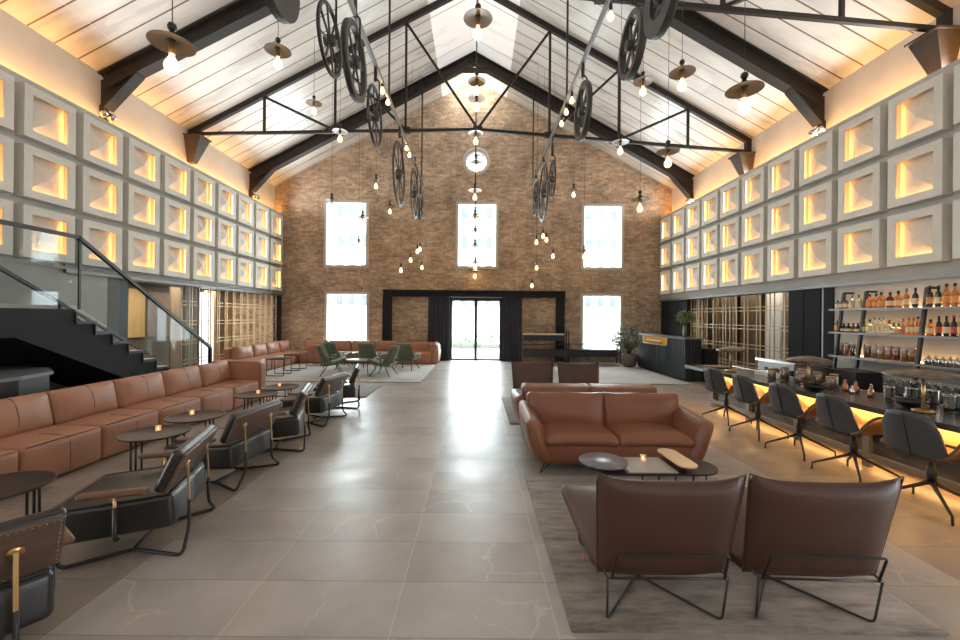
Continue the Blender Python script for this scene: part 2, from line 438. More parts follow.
# ------------------------------------------------------------------ mesh builder
class MB:
    def __init__(self):
        self.v, self.f, self.sm = [], [], []

    def add(self, verts, faces, smooth=False, M=None):
        o = len(self.v)
        for p in verts:
            p = Vector(p)
            self.v.append(tuple(M @ p) if M is not None else tuple(p))
        for f in faces:
            self.f.append(tuple(i + o for i in f))
            self.sm.append(smooth)
        return self

    def box(self, x0, y0, z0, x1, y1, z1, M=None):
        v = [(x0, y0, z0), (x1, y0, z0), (x1, y1, z0), (x0, y1, z0), (x0, y0, z1), (x1, y0, z1), (x1, y1, z1), (x0, y1, z1)]
        return self.add(v, [(0, 3, 2, 1), (4, 5, 6, 7), (0, 1, 5, 4), (1, 2, 6, 5), (2, 3, 7, 6), (3, 0, 4, 7)], False, M)

    def bar(self, p, q, w, h, up=(0, 0, 1)):
        """square bar from p to q, w across, h along 'up'"""
        p, q = Vector(p), Vector(q)
        d = (q - p).normalized()
        u = Vector(up)
        s = d.cross(u)
        if s.length < 1e-4:
            s = d.cross(Vector((1, 0, 0)))
        s.normalize()
        u = s.cross(d).normalized()
        v = []
        for c in (p, q):
            for a, b in ((-1, -1), (1, -1), (1, 1), (-1, 1)):
                v.append(c + s * a * w / 2 + u * b * h / 2)
        return self.add(v, [(0, 1, 2, 3), (7, 6, 5, 4), (0, 4, 5, 1), (1, 5, 6, 2), (2, 6, 7, 3), (3, 7, 4, 0)])

    def tube(self, pts, r, seg=8, closed=False, round_r=0.0):
        pts = [Vector(p) for p in pts]
        if round_r > 0:
            new = []
            n = len(pts)
            for i, p in enumerate(pts):
                if not closed and i in (0, n - 1):
                    new.append(p)
                    continue
                a, b = pts[(i - 1) % n], pts[(i + 1) % n]
                da, db = (a - p), (b - p)
                k = min(round_r, da.length * .45, db.length * .45)
                pa, pb = p + da.normalized() * k, p + db.normalized() * k
                for t in (0, .25, .5, .75, 1):
                    new.append(pa * (1 - t) ** 2 + p * 2 * t * (1 - t) + pb * t * t)
            pts = new
        n = len(pts)
        rr = r if isinstance(r, (list, tuple)) else [r] * n
        v = []
        prev = None
        for i, p in enumerate(pts):
            if closed:
                d = (pts[(i + 1) % n] - pts[i - 1])
            else:
                d = pts[min(i + 1, n - 1)] - pts[max(i - 1, 0)]
            d.normalize()
            if prev is None:
                u = d.orthogonal().normalized()
            else:
                u = prev - d * prev.dot(d)
                u = u.normalized() if u.length > 1e-5 else d.orthogonal().normalized()
            prev = u
            w = d.cross(u)
            for k in range(seg):
                a = 2 * PI * k / seg
                v.append(p + (u * math.cos(a) + w * math.sin(a)) * rr[i])
        f = []
        for i in range(n if closed else n - 1):
            j = (i + 1) % n
            for k in range(seg):
                l = (k + 1) % seg
                f.append((i * seg + k, i * seg + l, j * seg + l, j * seg + k))
        if not closed:
            f.append(tuple(reversed(range(seg))))
            f.append(tuple((n - 1) * seg + k for k in range(seg)))
        return self.add(v, f, True)

    def lathe(self, prof, c=(0, 0, 0), seg=24, M=None, smooth=True, sx=1, sy=1, cap=True):
        """prof: list of (r, z) bottom to top"""
        v, f = [], []
        for r, z in prof:
            for k in range(seg):
                a = 2 * PI * k / seg
                v.append((c[0] + r * sx * math.cos(a), c[1] + r * sy * math.sin(a), c[2] + z))
        for i in range(len(prof) - 1):
            for k in range(seg):
                l = (k + 1) % seg
                f.append((i * seg + k, i * seg + l, (i + 1) * seg + l, (i + 1) * seg + k))
        if cap and prof[0][0] > 1e-6:
            f.append(tuple(reversed(range(seg))))
        if cap and prof[-1][0] > 1e-6:
            f.append(tuple((len(prof) - 1) * seg + k for k in range(seg)))
        return self.add(v, f, smooth, M)

    def prism(self, poly, a0, a1, axis='z', smooth=False, M=None):
        """poly of 2-D points extruded along axis; for x: poly=(y,z); y: (x,z); z: (x,y)"""
        def P(p, a):
            return {'x': (a, p[0], p[1]), 'y': (p[0], a, p[1]), 'z': (p[0], p[1], a)}[axis]
        n = len(poly)
        v = [P(p, a0) for p in poly] + [P(p, a1) for p in poly]
        f = [tuple(range(n)), tuple(reversed(range(n, 2 * n)))]
        for i in range(n):
            j = (i + 1) % n
            f.append((i, i + n, j + n, j))
        return self.add(v, f, smooth, M)

    def rbox(self, c, size, r=0.04, bulge=(0, 0, 0), M=None, warp=None, n=8, k=3):
        """soft cushion: rounded box with bulging faces; warp(p in -1..1, point) -> point"""
        h = [s / 2 for s in size]
        def ticks(H):
            rr = min(r, H * .98)
            t = [-H + rr * (1 - math.cos(PI / 2 * i / k)) * 1.0 for i in range(k)]
            t = [-H + rr * i / k for i in range(k)]
            mid = [-(H - rr) + 2 * (H - rr) * i / n for i in range(n + 1)]
            return t + mid + [-x for x in reversed(t)]
        T = [ticks(H) for H in h]
        idx, v = {}, []
        def vert(i, j, l):
            key = (i, j, l)
            if key not in idx:
                p = Vector((T[0][i], T[1][j], T[2][l]))
                q = Vector([max(-(h[a] - min(r, h[a] * .98)), min(h[a] - min(r, h[a] * .98), p[a])) for a in range(3)])
                d = p - q
                nn = [p[a] / h[a] for a in range(3)]
                if d.length > 1e-9:
                    m = max(abs(x) for x in d)
                    p = q + d.normalized() * m
                for a in range(3):
                    b_, c_ = (a + 1) % 3, (a + 2) % 3
                    p[a] += bulge[a] * nn[a] * (1 - nn[b_] ** 2) * (1 - nn[c_] ** 2)
                if warp:
                    p = warp(nn, p)
                idx[key] = len(v)
                v.append(p + Vector(c))
            return idx[key]
        f = []
        A, B, C = len(T[0]) - 1, len(T[1]) - 1, len(T[2]) - 1
        for i in range(A):
            for j in range(B):
                f.append((vert(i, j, 0), vert(i, j + 1, 0), vert(i + 1, j + 1, 0), vert(i + 1, j, 0)))
                f.append((vert(i, j, C), vert(i + 1, j, C), vert(i + 1, j + 1, C), vert(i, j + 1, C)))
        for i in range(A):
            for l in range(C):
                f.append((vert(i, 0, l), vert(i + 1, 0, l), vert(i + 1, 0, l + 1), vert(i, 0, l + 1)))
                f.append((vert(i, B, l), vert(i, B, l + 1), vert(i + 1, B, l + 1), vert(i + 1, B, l)))
        for j in range(B):
            for l in range(C):
                f.append((vert(0, j, l), vert(0, j, l + 1), vert(0, j + 1, l + 1), vert(0, j + 1, l)))
                f.append((vert(A, j, l), vert(A, j + 1, l), vert(A, j + 1, l + 1), vert(A, j, l + 1)))
        return self.add(v, f, True, M)

    def sheet(self, fn, nu, nv, t, M=None):
        """curved panel fn(u,v)->point, u,v in 0..1, with thickness t"""
        P = [[Vector(fn(i / nu, j / nv)) for j in range(nv + 1)] for i in range(nu + 1)]
        v = []
        for s in (0.5, -0.5):
            for i in range(nu + 1):
                for j in range(nv + 1):
                    du = P[min(i + 1, nu)][j] - P[max(i - 1, 0)][j]
                    dv = P[i][min(j + 1, nv)] - P[i][max(j - 1, 0)]
                    nn = du.cross(dv)
                    nn = nn.normalized() if nn.length > 1e-9 else Vector((0, 0, 1))
                    v.append(P[i][j] + nn * t * s)
        W = nv + 1
        O = (nu + 1) * W
        f = []
        for i in range(nu):
            for j in range(nv):
                a, b, c, d = i * W + j, (i + 1) * W + j, (i + 1) * W + j + 1, i * W + j + 1
                f.append((a, b, c, d))
                f.append((a + O, d + O, c + O, b + O))
        for i in range(nu):
            a, b = i * W, (i + 1) * W
            f.append((a, a + O, b + O, b))
            a, b = i * W + nv, (i + 1) * W + nv
            f.append((a, b, b + O, a + O))
        for j in range(nv):
            a, b = j, j + 1
            f.append((a, b, b + O, a + O))
            a, b = nu * W + j, nu * W + j + 1
            f.append((a, a + O, b + O, b))
        return self.add(v, f, True, M)

    def mesh(self, name, m):
        me = bpy.data.meshes.new(name)
        me.from_pydata([tuple(p) for p in self.v], [], self.f)
        me.polygons.foreach_set('use_smooth', self.sm)
        if m is not None:
            me.materials.append(m)
        me.update()
        return me

    def build(self, name, m, parent=None, loc=None, rot=None):
        o = bpy.data.objects.new(name, self.mesh(name, m))
        COL.objects.link(o)
        if parent is not None:
            o.parent = parent
        if loc is not None:
            o.location = loc
        if rot is not None:
            o.rotation_euler = rot
        return o

def tag(o, label, cat, group=None, kind=None):
    o['label'] = label
    o['category'] = cat
    if group:
        o['group'] = group
    if kind:
        o['kind'] = kind
    return o

def thing(name, label, cat, loc=(0, 0, 0), rotz=0.0, group=None):
    o = bpy.data.objects.new(name, None)
    o.empty_display_size = 0.1
    COL.objects.link(o)
    o.location = loc
    o.rotation_euler = (0, 0, rotz)
    return tag(o, label, cat, group)

def struct(name, mb, m, parent=None):
    o = mb.build(name, m, parent)
    if parent is None:
        o['kind'] = 'structure'
    return o

def dup(root, loc, rotz=0.0, label=None, group=None, scale=None):
    r = root.copy()
    COL.objects.link(r)
    r.location = loc
    r.rotation_euler = (0, 0, rotz)
    if scale:
        r.scale = scale
    if label:
        r['label'] = label
    if group:
        r['group'] = group
    for ch in list(root.children):
        c = ch.copy()
        COL.objects.link(c)
        c.parent = r
        for g in list(ch.children):
            d = g.copy()
            COL.objects.link(d)
            d.parent = c
    return r

ORD = ['first', 'second', 'third', 'fourth', 'fifth', 'sixth', 'seventh', 'eighth', 'ninth', 'tenth', 'eleventh', 'twelfth',
       'thirteenth', 'fourteenth', 'fifteenth', 'sixteenth', 'seventeenth', 'eighteenth', 'nineteenth', 'twentieth']

# ------------------------------------------------------------------ the shell
XL, XR = -7.35, 7.08          # upper walls
SL, SR = -7.05, 6.72          # faces of the coffered slabs
YF = 14.9                     # brick gable
YB = -3.2                     # open end behind the camera
EAVE, APEX, XA = 6.28, 10.22, -0.12
def roofz(x):
    return EAVE + (x - XL) / (XA - XL) * (APEX - EAVE) if x < XA else EAVE + (XR - x) / (XR - XA) * (APEX - EAVE)

struct('floor', MB().box(-10.5, YB, -0.12, 10.2, YF + 0.35, 0.0), FLOOR)

# brick gable with its openings
def gable_mesh():
    wall = MB().prism([(-10.5, 0), (10.2, 0), (10.2, 2.6), (XR + .35, 2.6), (XR + .35, EAVE - .1), (XA, APEX + .12), (XL - .35, EAVE - .1), (XL - .35, 2.6), (-10.5, 2.6)], YF, YF + 0.35, 'y')
    return wall.build('wall_brick_gable', BRICK)
gable = gable_mesh()
gable['kind'] = 'structure'
def rect_at(x0, y0, x1, y1):
    a, b = atY(x0, y0, YF), atY(x1, y1, YF)
    return a.x, b.z, b.x, a.z
WIN = {1: rect_at(326.5, 202.5, 366.5, 266), 2: rect_at(458, 204, 496, 267), 3: rect_at(583.5, 206, 621.5, 268.5),
       4: rect_at(327, 293.5, 367, 350), 5: rect_at(582.5, 295.5, 620, 349)}
DOOR = (rect_at(449.5, 297.5, 502, 360.6)[0], 0.0, rect_at(449.5, 297.5, 502, 360.6)[2], rect_at(449.5, 297.5, 502, 360.6)[3])
cut = MB()
for k, (x0, z0, x1, z1) in list(WIN.items()) + [(9, DOOR)]:
    cut.box(x0, YF - .2, z0 if k != 9 else -.05, x1, YF + .6, z1)
rc = atY(476.5, 161.5, YF)
cut.add([(rc.x + .40 * math.cos(a * PI / 16), YF - .2, rc.z + .40 * math.sin(a * PI / 16)) for a in range(32)] + [(rc.x + .40 * math.cos(a * PI / 16), YF + .6, rc.z + .40 * math.sin(a * PI / 16)) for a in range(32)],
        [tuple(range(32)), tuple(reversed(range(32, 64)))] + [(i, i + 32, (i + 1) % 32 + 32, (i + 1) % 32) for i in range(32)])
cutter = cut.build('gable_cutter', None)
for o_ in (gable, cutter):
    bm_ = bmesh.new()
    bm_.from_mesh(o_.data)
    bmesh.ops.recalc_face_normals(bm_, faces=bm_.faces)
    bm_.to_mesh(o_.data)
    bm_.free()
mod = gable.modifiers.new('cut', 'BOOLEAN')
mod.operation = 'DIFFERENCE'
mod.object = cutter
mod.solver = 'EXACT'
bpy.context.view_layer.update()
dg = bpy.context.evaluated_depsgraph_get()
me2 = bpy.data.meshes.new_from_object(gable.evaluated_get(dg))
gable.modifiers.clear()
gable.data = me2
bpy.data.objects.remove(cutter)

# windows
def window(n, r, mull=True):
    x0, z0, x1, z1 = r
    w = 0.075
    f = MB()
    f.box(x0 - w, YF - .05, z0 - w, x0 + .02, YF + .12, z1 + w)
    f.box(x1 - .02, YF - .05, z0 - w, x1 + w, YF + .12, z1 + w)
    f.box(x0, YF - .05, z1 - .02, x1, YF + .12, z1 + w)
    f.box(x0, YF - .05, z0 - w, x1, YF + .12, z0 + .02)
    fr = struct('window_%d' % n, f, FRAME_WHITE)
    MB().box(x0, YF + .10, z0, x1, YF + .115, z1).build('pane', GLASS, fr)
for n, r in WIN.items():
    window(n, r)
rf = MB()
rv, rfa = [], []
for i in range(40):
    a = 2 * PI * i / 40
    for rr, yy in ((.38, YF - .05), (.50, YF - .05), (.50, YF + .02), (.38, YF + .25)):
        rv.append((rc.x + rr * math.cos(a), yy, rc.z + rr * math.sin(a)))
for i in range(40):
    j = (i + 1) % 40
    for k in range(4):
        l = (k + 1) % 4
        rfa.append((i * 4 + k, j * 4 + k, j * 4 + l, i * 4 + l))
rf.add(rv, rfa, True)
fr = struct('window_6', rf, FRAME_WHITE)
MB().lathe([(.39, 0), (.39, .012)], seg=32, M=Matrix.Translation((rc.x, YF + .2, rc.z)) @ Matrix.Rotation(PI / 2, 4, 'X')).build('pane', GLASS, fr)
# louvre bars inside the round window
lv = MB()
for i in range(-2, 3):
    zz = i * .14
    hw = math.sqrt(.38 ** 2 - zz ** 2)
    lv.box(rc.x - hw, YF + .14, rc.z + zz - .012, rc.x + hw, YF + .17, rc.z + zz + .012)
lv.build('louvre_slats', FRAME_WHITE, fr)

# entrance doors (two glazed leaves)
x0, z0, x1, z1 = DOOR
xm = (x0 + x1) / 2
df = MB()
df.box(x0, YF + .05, 0, x0 + .05, YF + .17, z1)
df.box(x1 - .05, YF + .05, 0, x1, YF + .17, z1)
df.box(x0, YF + .05, z1 - .07, x1, YF + .17, z1)
door = struct('door_1', df, BLACK)
for s, (a, b) in enumerate(((x0 + .05, xm), (xm, x1 - .05))):
    d = MB()
    d.box(a, YF + .08, 0.01, a + .05, YF + .13, z1 - .07)
    d.box(b - .05, YF + .08, 0.01, b, YF + .13, z1 - .07)
    d.box(a, YF + .08, .01, b, YF + .13, .07)
    d.box(a, YF + .08, z1 - .12, b, YF + .13, z1 - .07)
    leaf = d.build('door_leaf', BLACK, door)
    MB().box(a + .05, YF + .10, .07, b - .05, YF + .11, z1 - .12).build('pane', GLASS, leaf)

# ceiling slopes (outer sheets and the brighter ridge strip)
XK = 1.17
def slope(name, xa, xb, m):
    za, zb = roofz(xa), roofz(xb)
    struct(name, MB().prism([(xa, za), (xb, zb), (xb, zb + .12), (xa, za + .12)], YB, YF + .05, 'y'), m)
slope('ceiling_stair_side', XL - .35, XA - XK, CEIL)
slope('ceiling_bar_side', XR + .35, XA + XK, CEIL)
slope('ceiling_ridge_stair_side', XA - XK, XA, RIDGE)
slope('ceiling_ridge_bar_side', XA + XK, XA, RIDGE)

# upper walls, coffered slabs
struct('wall_left', MB().box(XL - .35, YB, 2.33, XL, YF, EAVE + .1), PLASTER)
struct('wall_right', MB().box(XR, YB, 2.25, XR + .35, YF, EAVE + .1), PLASTER)
ZT = 5.27
LB = MB().box(SL - .10, 2.5, 2.36, SL, YF, ZT).box(XL, 2.5, 2.36, SL - .1, YF, 4.95)
struct('wall_left_coffered_face', LB, CONC)
RB = MB().box(SR, 2.5, 2.28, SR + .10, YF, ZT).box(SR + .1, 2.5, 2.28, XR, YF, 4.95)
struct('wall_right_coffered_face', RB, CONC)
# lower solid lengths of the side walls
struct('wall_left_lower', MB().box(XL, 2.5, 0, SL - .01, 7.85, 2.36), CONC)
struct('wall_right_lower', MB().box(SR + .01, 2.5, 0, XR, 7.75, 2.28), CONC)
# slim track ledge under the slabs
struct('trim_1', MB().box(SL - .3, 7.0, 2.30, SL + .05, YF, 2.36).box(SL, 7.0, 2.42, SL + .03, YF, 2.45), BAR_GREY)
struct('trim_2', MB().box(SR - .05, 2.6, 2.22, SR + .3, YF, 2.28), BAR_GREY)

# LED coves on top of the slabs
for nm, x, lab in (('led_cove_strip', SL - .16, 'warm LED strip on the slab ledge along the stair side wall'), ('led_cove_strip', SR + .16, 'warm LED strip on the slab ledge along the bar side wall')):
    tag(MB().box(x - .03, 2.6, 5.06, x + .03, YF - .05, 5.09).build(nm, LED_COVE), lab, 'light', 'cove light strips')

# coffers
def make_coffer():
    """faces +X, built on a wall plane at x=0, centred on the base edge"""
    root = thing('wall_coffer', 'x', 'wall panel')
    W, O, D = .80, .555, .16
    f = MB()
    h, o = W / 2, O / 2
    # frame: tapered reveal ring
    v, fc = [], []
    rings = [(h, 0), (h, D), (o, D), (o - .005, D - .02), (h - .05, D - .035), (h - .05, .0)]
    for a, x in rings:
        v += [(x, -a, -a), (x, a, -a), (x, a, a), (x, -a, a)]
    for i in range(len(rings) - 1):
        for k in range(4):
            l = (k + 1) % 4
            fc.append((i * 4 + k, (i + 1) * 4 + k, (i + 1) * 4 + l, i * 4 + l))
    f.add([(x, y, z + h) for x, y, z in v], fc)
    f.build('frame', CONC_PALE, root)
    p = MB()
    a = o + .075
    p.add([(.005, -a, h - a), (.005, a, h - a), (.005, a, h + a), (.005, -a, h + a), (.105, .03, h - .02)], [(0, 1, 4), (1, 2, 4), (2, 3, 4), (3, 0, 4), (3, 2, 1, 0)])
    p.build('pyramid', PYRAMID, root)
    return root

coffer_lists = []
proto = make_coffer()
led_b = MB().box(.092, -.30, .405 - .350, .100, .30, .405 - .332)
led_s = MB().box(.092, .332, .405 - .30, .100, .350, .405 + .30)
led_b.build('led_strip', LED_COFFER, proto)
led_side = led_s.build('led_strip', LED_COFFER, proto)
first = True
ROWZ = [(2.46, 'bottom'), (3.385, 'middle'), (4.31, 'top')]
for side in ('stair', 'bar'):
    ncol = 10 if side == 'stair' else 11
    for k in range(ncol):
        yc = (14.55 - .939 * k - .405) if side == 'stair' else (14.67 - .9 * k - .40)
        for z, row in ROWZ:
            lab = 'pale coffer over the %s, %s row, %s from the brick wall' % ('staircase wall' if side == 'stair' else 'bar wall', row, ORD[k])
            if first:
                r = proto
                first = False
                r['label'] = lab
                r['group'] = 'wall coffers on the stair side'
                r.location = (SL, yc, z)
            else:
                r = dup(proto, (SL if side == 'stair' else SR, yc, z), 0 if side == 'stair' else PI, lab, 'wall coffers on the %s side' % side)
                if side == 'bar':
                    r.scale = (1, .96, 1)
                    # mirror so that the lit reveal stays on the brick wall side
                    r.scale = (1, -.96, 1)

# ------------------------------------------------------------------ roof steel
FR = {8.25: 'second', 13.35: 'fourth'}
def frame_portal(y, lab):
    t = thing('roof_portal_frame', lab, 'roof frame', (0, y, 0), math.radians(1.5 if y < 10 else .8), 'steel portal frames')
    D, Wd, tf = .34, .22, .03
    for s, xw in ((-1, XL), (1, XR)):
        a = Vector((xw, 0, roofz(xw) - .02))
        b = Vector((XA, 0, APEX - .02))
        d = (b - a).normalized()
        n = Vector((-d.z, 0, d.x)) if s < 0 else Vector((d.z, 0, -d.x))
        if n.z > 0:
            n = -n
        m = MB()
        L = (b - a).length
        def lay(o0, o1, w, A=a, B=b):
            v = []
            for p in (A, B):
                for yy in (-w / 2, w / 2):
                    for o in (o0, o1):
                        v.append(p + n * o + Vector((0, yy, 0)))
            m.add(v, [(0, 2, 3, 1), (4, 5, 7, 6), (0, 1, 5, 4), (2, 6, 7, 3), (0, 4, 6, 2), (1, 3, 7, 5)])
        lay(0, tf, Wd)
        lay(tf, D - tf, .03)
        lay(D - tf, D, Wd)
        r = m.build('rafter', STEEL_DARK, t)
        # haunch down to the wall
        k = MB()
        c0 = a + d * .62 + n * D
        k.prism([(xw, a.z - .1), (xw, a.z - .66), (xw - s * .12, a.z - .66), (c0.x, c0.z), (c0.x - n.x * .1, c0.z - n.z * .1)] if s > 0 else [(xw, a.z - .1), (c0.x - n.x * .1, c0.z - n.z * .1), (c0.x, c0.z), (xw - s * .12, a.z - .66), (xw, a.z - .66)], -.018, .018, 'y')
        k.bar((xw - s * .12, 0, a.z - .67), (c0.x + d.x * .03, 0, c0.z + d.z * .03), Wd, .03)
        k.box(min(xw, xw - s * .10), -.05, 5.28, max(xw, xw - s * .10), .05, a.z - .6)
        k.build('haunch', STEEL_DARK, t)
    # apex plate
    MB().box(XA - .45, -.11, APEX - .62, XA + .45, .11, APEX - .57).build('apex_plate', STEEL_DARK, t)
    return t
frame_portal(8.2, 'dark steel portal frame with knee haunches, the one closer to the camera')
frame_portal(13.35, 'dark steel portal frame with knee haunches, the one beside the brick gable')

def roof_truss(y, lab):
    t = thing('roof_truss', lab, 'roof truss', (0, y, 0), math.radians(.8), 'slim steel roof trusses')
    zl, zm, zr = (6.2, 6.42, 5.95) if y > 8 else (6.32, 6.5, 5.98)
    def tie(x):
        return zl + (x - XL) / (0 - XL) * (zm - zl) if x < 0 else zm + x / XR * (zr - zm)
    for s, xw in ((-1, XL), (1, XR)):
        m = MB().bar((xw, 0, roofz(xw) - .08), (XA, 0, APEX - .08), .1, .13)
        m.build('rafter', STEEL_DARK, t)
        MB().bar((xw, 0, tie(xw)), (0, 0, zm), .06, .075).build('tie_beam', STEEL_DARK, t)
        # gusset plate at the wall and timber corbel
        MB().box(min(xw, xw - s * .12), -.06, tie(xw) - .12, max(xw, xw - s * .12), .06, roofz(xw)).build('end_plate', STEEL_DARK, t)
        zt = tie(xw) - .12
        c = MB()
        xi, xo, xb_ = xw, xw - s * .40, xw - s * .16
        c.add([(xi, -.2, zt), (xo, -.2, zt), (xo, .2, zt), (xi, .2, zt), (xi, -.07, zt - .62), (xb_, -.07, zt - .62), (xb_, .07, zt - .62), (xi, .07, zt - .62)], [(0, 1, 2, 3), (7, 6, 5, 4), (0, 4, 5, 1), (1, 5, 6, 2), (2, 6, 7, 3), (3, 7, 4, 0)])
        c.box(min(xi, xo - s * .03), -.23, zt, max(xi, xo - s * .03), .23, zt + .035)
        if not (s < 0 and y < 8):
            c.build('corbel', CORBEL, t)
        xs = [s * 1.85, s * 3.65, s * 5.45]
        for i, x in enumerate(xs):
            MB().bar((x, 0, tie(x)), (x, 0, roofz(x) - .12), .055, .055).build('post', STEEL_DARK, t)
            x2 = xs[i - 1] if i else 0
            MB().bar((x, 0, roofz(x) - .14), (x2, 0, tie(x2) + .03), .055, .055, (0, 1, 0)).build('strut', STEEL_DARK, t)
    for x in (-1.85, 0, 1.85):
        MB().box(x - .12, -.05, tie(x) - .06, x + .12, .05, tie(x) + .08).build('gusset_plate', STEEL_DARK, t)
    return t
roof_truss(6.08, 'slim dark steel roof truss on timber corbels, closer to the camera')
roof_truss(10.55, 'slim dark steel roof truss with full webbing, across the middle of the hall')

# twin spotlights at the haunches
def spot_pair(x, y, s, lab):
    t = thing('twin_spotlight', lab, 'spotlight', (x, y, 5.42), 0, 'twin spotlights')
    MB().box(-.03, -.14, .02, .03, .14, .05).build('mount', BLACK, t)
    for yy in (-.09, .09):
        M = Matrix.Translation((s * .03, yy, 0)) @ Matrix.Rotation(s * math.radians(60), 4, 'Y')
        MB().lathe([(.035, .04), (.055, 0), (.06, -.09), (.052, -.09), (.05, -.08)], M=M, seg=16).build('lamp_head', STAINLESS, t)
        MB().lathe([(.048, -.085), (.048, -.08)], M=M, seg=16).build('lens', SPOT_FACE, t)
spot_pair(XL + .24, 7.88, 1, 'twin steel spotlights below the steel haunch above the staircase')
spot_pair(XR - .24, 8.28, -1, 'twin steel spotlights below the steel haunch above the bar')
spot_pair(XL + .24, 13.2, 1, 'twin steel spotlights on the stair side haunch beside the brick gable')
spot_pair(XR - .24, 13.2, -1, 'twin steel spotlights on the bar side haunch beside the brick gable')


struct('wall_rear', MB().box(-10.5, YB - .2, 0, 10.2, YB, 10.6), BRICK)
# spot on the gable top
area('gable_spot', (XA, 14.1, 9.75), (math.radians(62), 0, 0), .8, .15, 16, (1, .93, .82))

# ------------------------------------------------------------------ aisle backdrops
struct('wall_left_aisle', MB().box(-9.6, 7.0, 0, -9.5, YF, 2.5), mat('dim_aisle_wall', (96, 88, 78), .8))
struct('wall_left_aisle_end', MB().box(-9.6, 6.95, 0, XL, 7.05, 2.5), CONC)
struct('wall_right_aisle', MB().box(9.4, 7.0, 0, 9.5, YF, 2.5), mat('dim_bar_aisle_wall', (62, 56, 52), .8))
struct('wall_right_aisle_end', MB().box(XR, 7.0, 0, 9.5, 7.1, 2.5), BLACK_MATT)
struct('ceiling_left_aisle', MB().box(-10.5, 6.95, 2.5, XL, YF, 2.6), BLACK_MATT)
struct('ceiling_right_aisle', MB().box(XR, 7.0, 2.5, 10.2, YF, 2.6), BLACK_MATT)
area('stair_aisle_downlight', (-8.4, 11.8, 2.42), (0, 0, 0), 1.2, 4.5, 60, (1, .86, .66))
area('bar_aisle_downlight', (8.2, 11.5, 2.42), (0, 0, 0), 1.2, 4.5, 32, (1, .88, .7))

# outside
ext = MB().box(-60, YF + .4, -.3, 60, 80, -.02)
struct('ground_outside', ext, OUTSIDE_GROUND)
bl = struct('exterior_building', MB().box(-26, 38, 0, 26, 48, 22), OUTSIDE_WHITE)
wn = MB()
for i in range(-20, 21):
    for j in range(6):
        z = 2.6 + j * 2.7
        wn.box(i * 1.15 - .28, 37.9, z, i * 1.15 + .28, 38.0, z + 1.1)
wn.build('window_panes', OUTSIDE_GREY, bl)
hd = MB()
for i in range(420):
    x = random.uniform(-3.2, 3.2)
    z = random.uniform(0, .85) * (0.55 + .45 * math.sin(x * 3.1 + 1) ** 2)
    y = 21 + random.uniform(0, 1)
    r = random.uniform(.04, .1)
    a = random.uniform(0, PI)
    hd.add([(x - r * math.cos(a), y, z - r * math.sin(a) + .1), (x + r * .4, y + .05, z + .1), (x + r * math.cos(a), y, z + r * math.sin(a) + .1), (x - r * .4, y - .05, z + .2)], [(0, 1, 2, 3)])
hd.box(-3.2, 21.3, 0, 3.2, 21.9, .18)
tag(hd.build('garden_hedge', OUTSIDE_GREEN), 'hazy low green planting outside the glazed entrance doors', 'plant')

# steel portal round the entrance
pl = rect_at(384.5, 290, 564, 297.5)
lt = thing('door_portal', 'black steel goalpost portal framing the entrance doors on the brick wall', 'portal', (0, YF, 0))
MB().box(pl[0], -.22, pl[1] - .02, pl[2], -.003, pl[3]).box(pl[0], -.3, pl[3] - .05, pl[2], -.003, pl[3]).build('lintel', BLACK_MATT, lt)
for (a, b) in ((383.5, 392), (555.5, 563.5)):
    xx0, xx1 = atY(a, 330, YF).x, atY(b, 330, YF).x
    MB().box(xx0, -.2, 0, xx1, -.003, pl[1] - .02).build('post', BLACK_MATT, lt)
def curtain(xa, xb, lab):
    y0 = YF - .13
    n = 44
    pts = []
    for i in range(n + 1):
        x = xa + (xb - xa) * i / n
        pts.append((x, y0 + .035 * math.sin(i * 2 * PI / 5.5)))
    v, f = [], []
    zt = pl[1] - .03
    for th in (0, .012):
        for x, y in pts:
            v += [(x, y + th, .02), (x, y + th, zt)]
    m_ = n + 1
    for i in range(n):
        a, b = 2 * i, 2 * (i + 1)
        f.append((a, b, b + 1, a + 1))
        f.append((a + 2 * m_, a + 1 + 2 * m_, b + 1 + 2 * m_, b + 2 * m_))
    tag(MB().add(v, f, True).build('entrance_curtain', CURTAIN), lab, 'curtain', 'entrance curtains')
curtain(atY(428.5, 330, YF).x, atY(449.8, 330, YF).x, 'dark navy pleated curtain on the lounge side of the entrance doors')
curtain(atY(501.7, 330, YF).x, atY(521.5, 330, YF).x, 'dark navy pleated curtain on the reception side of the entrance doors')

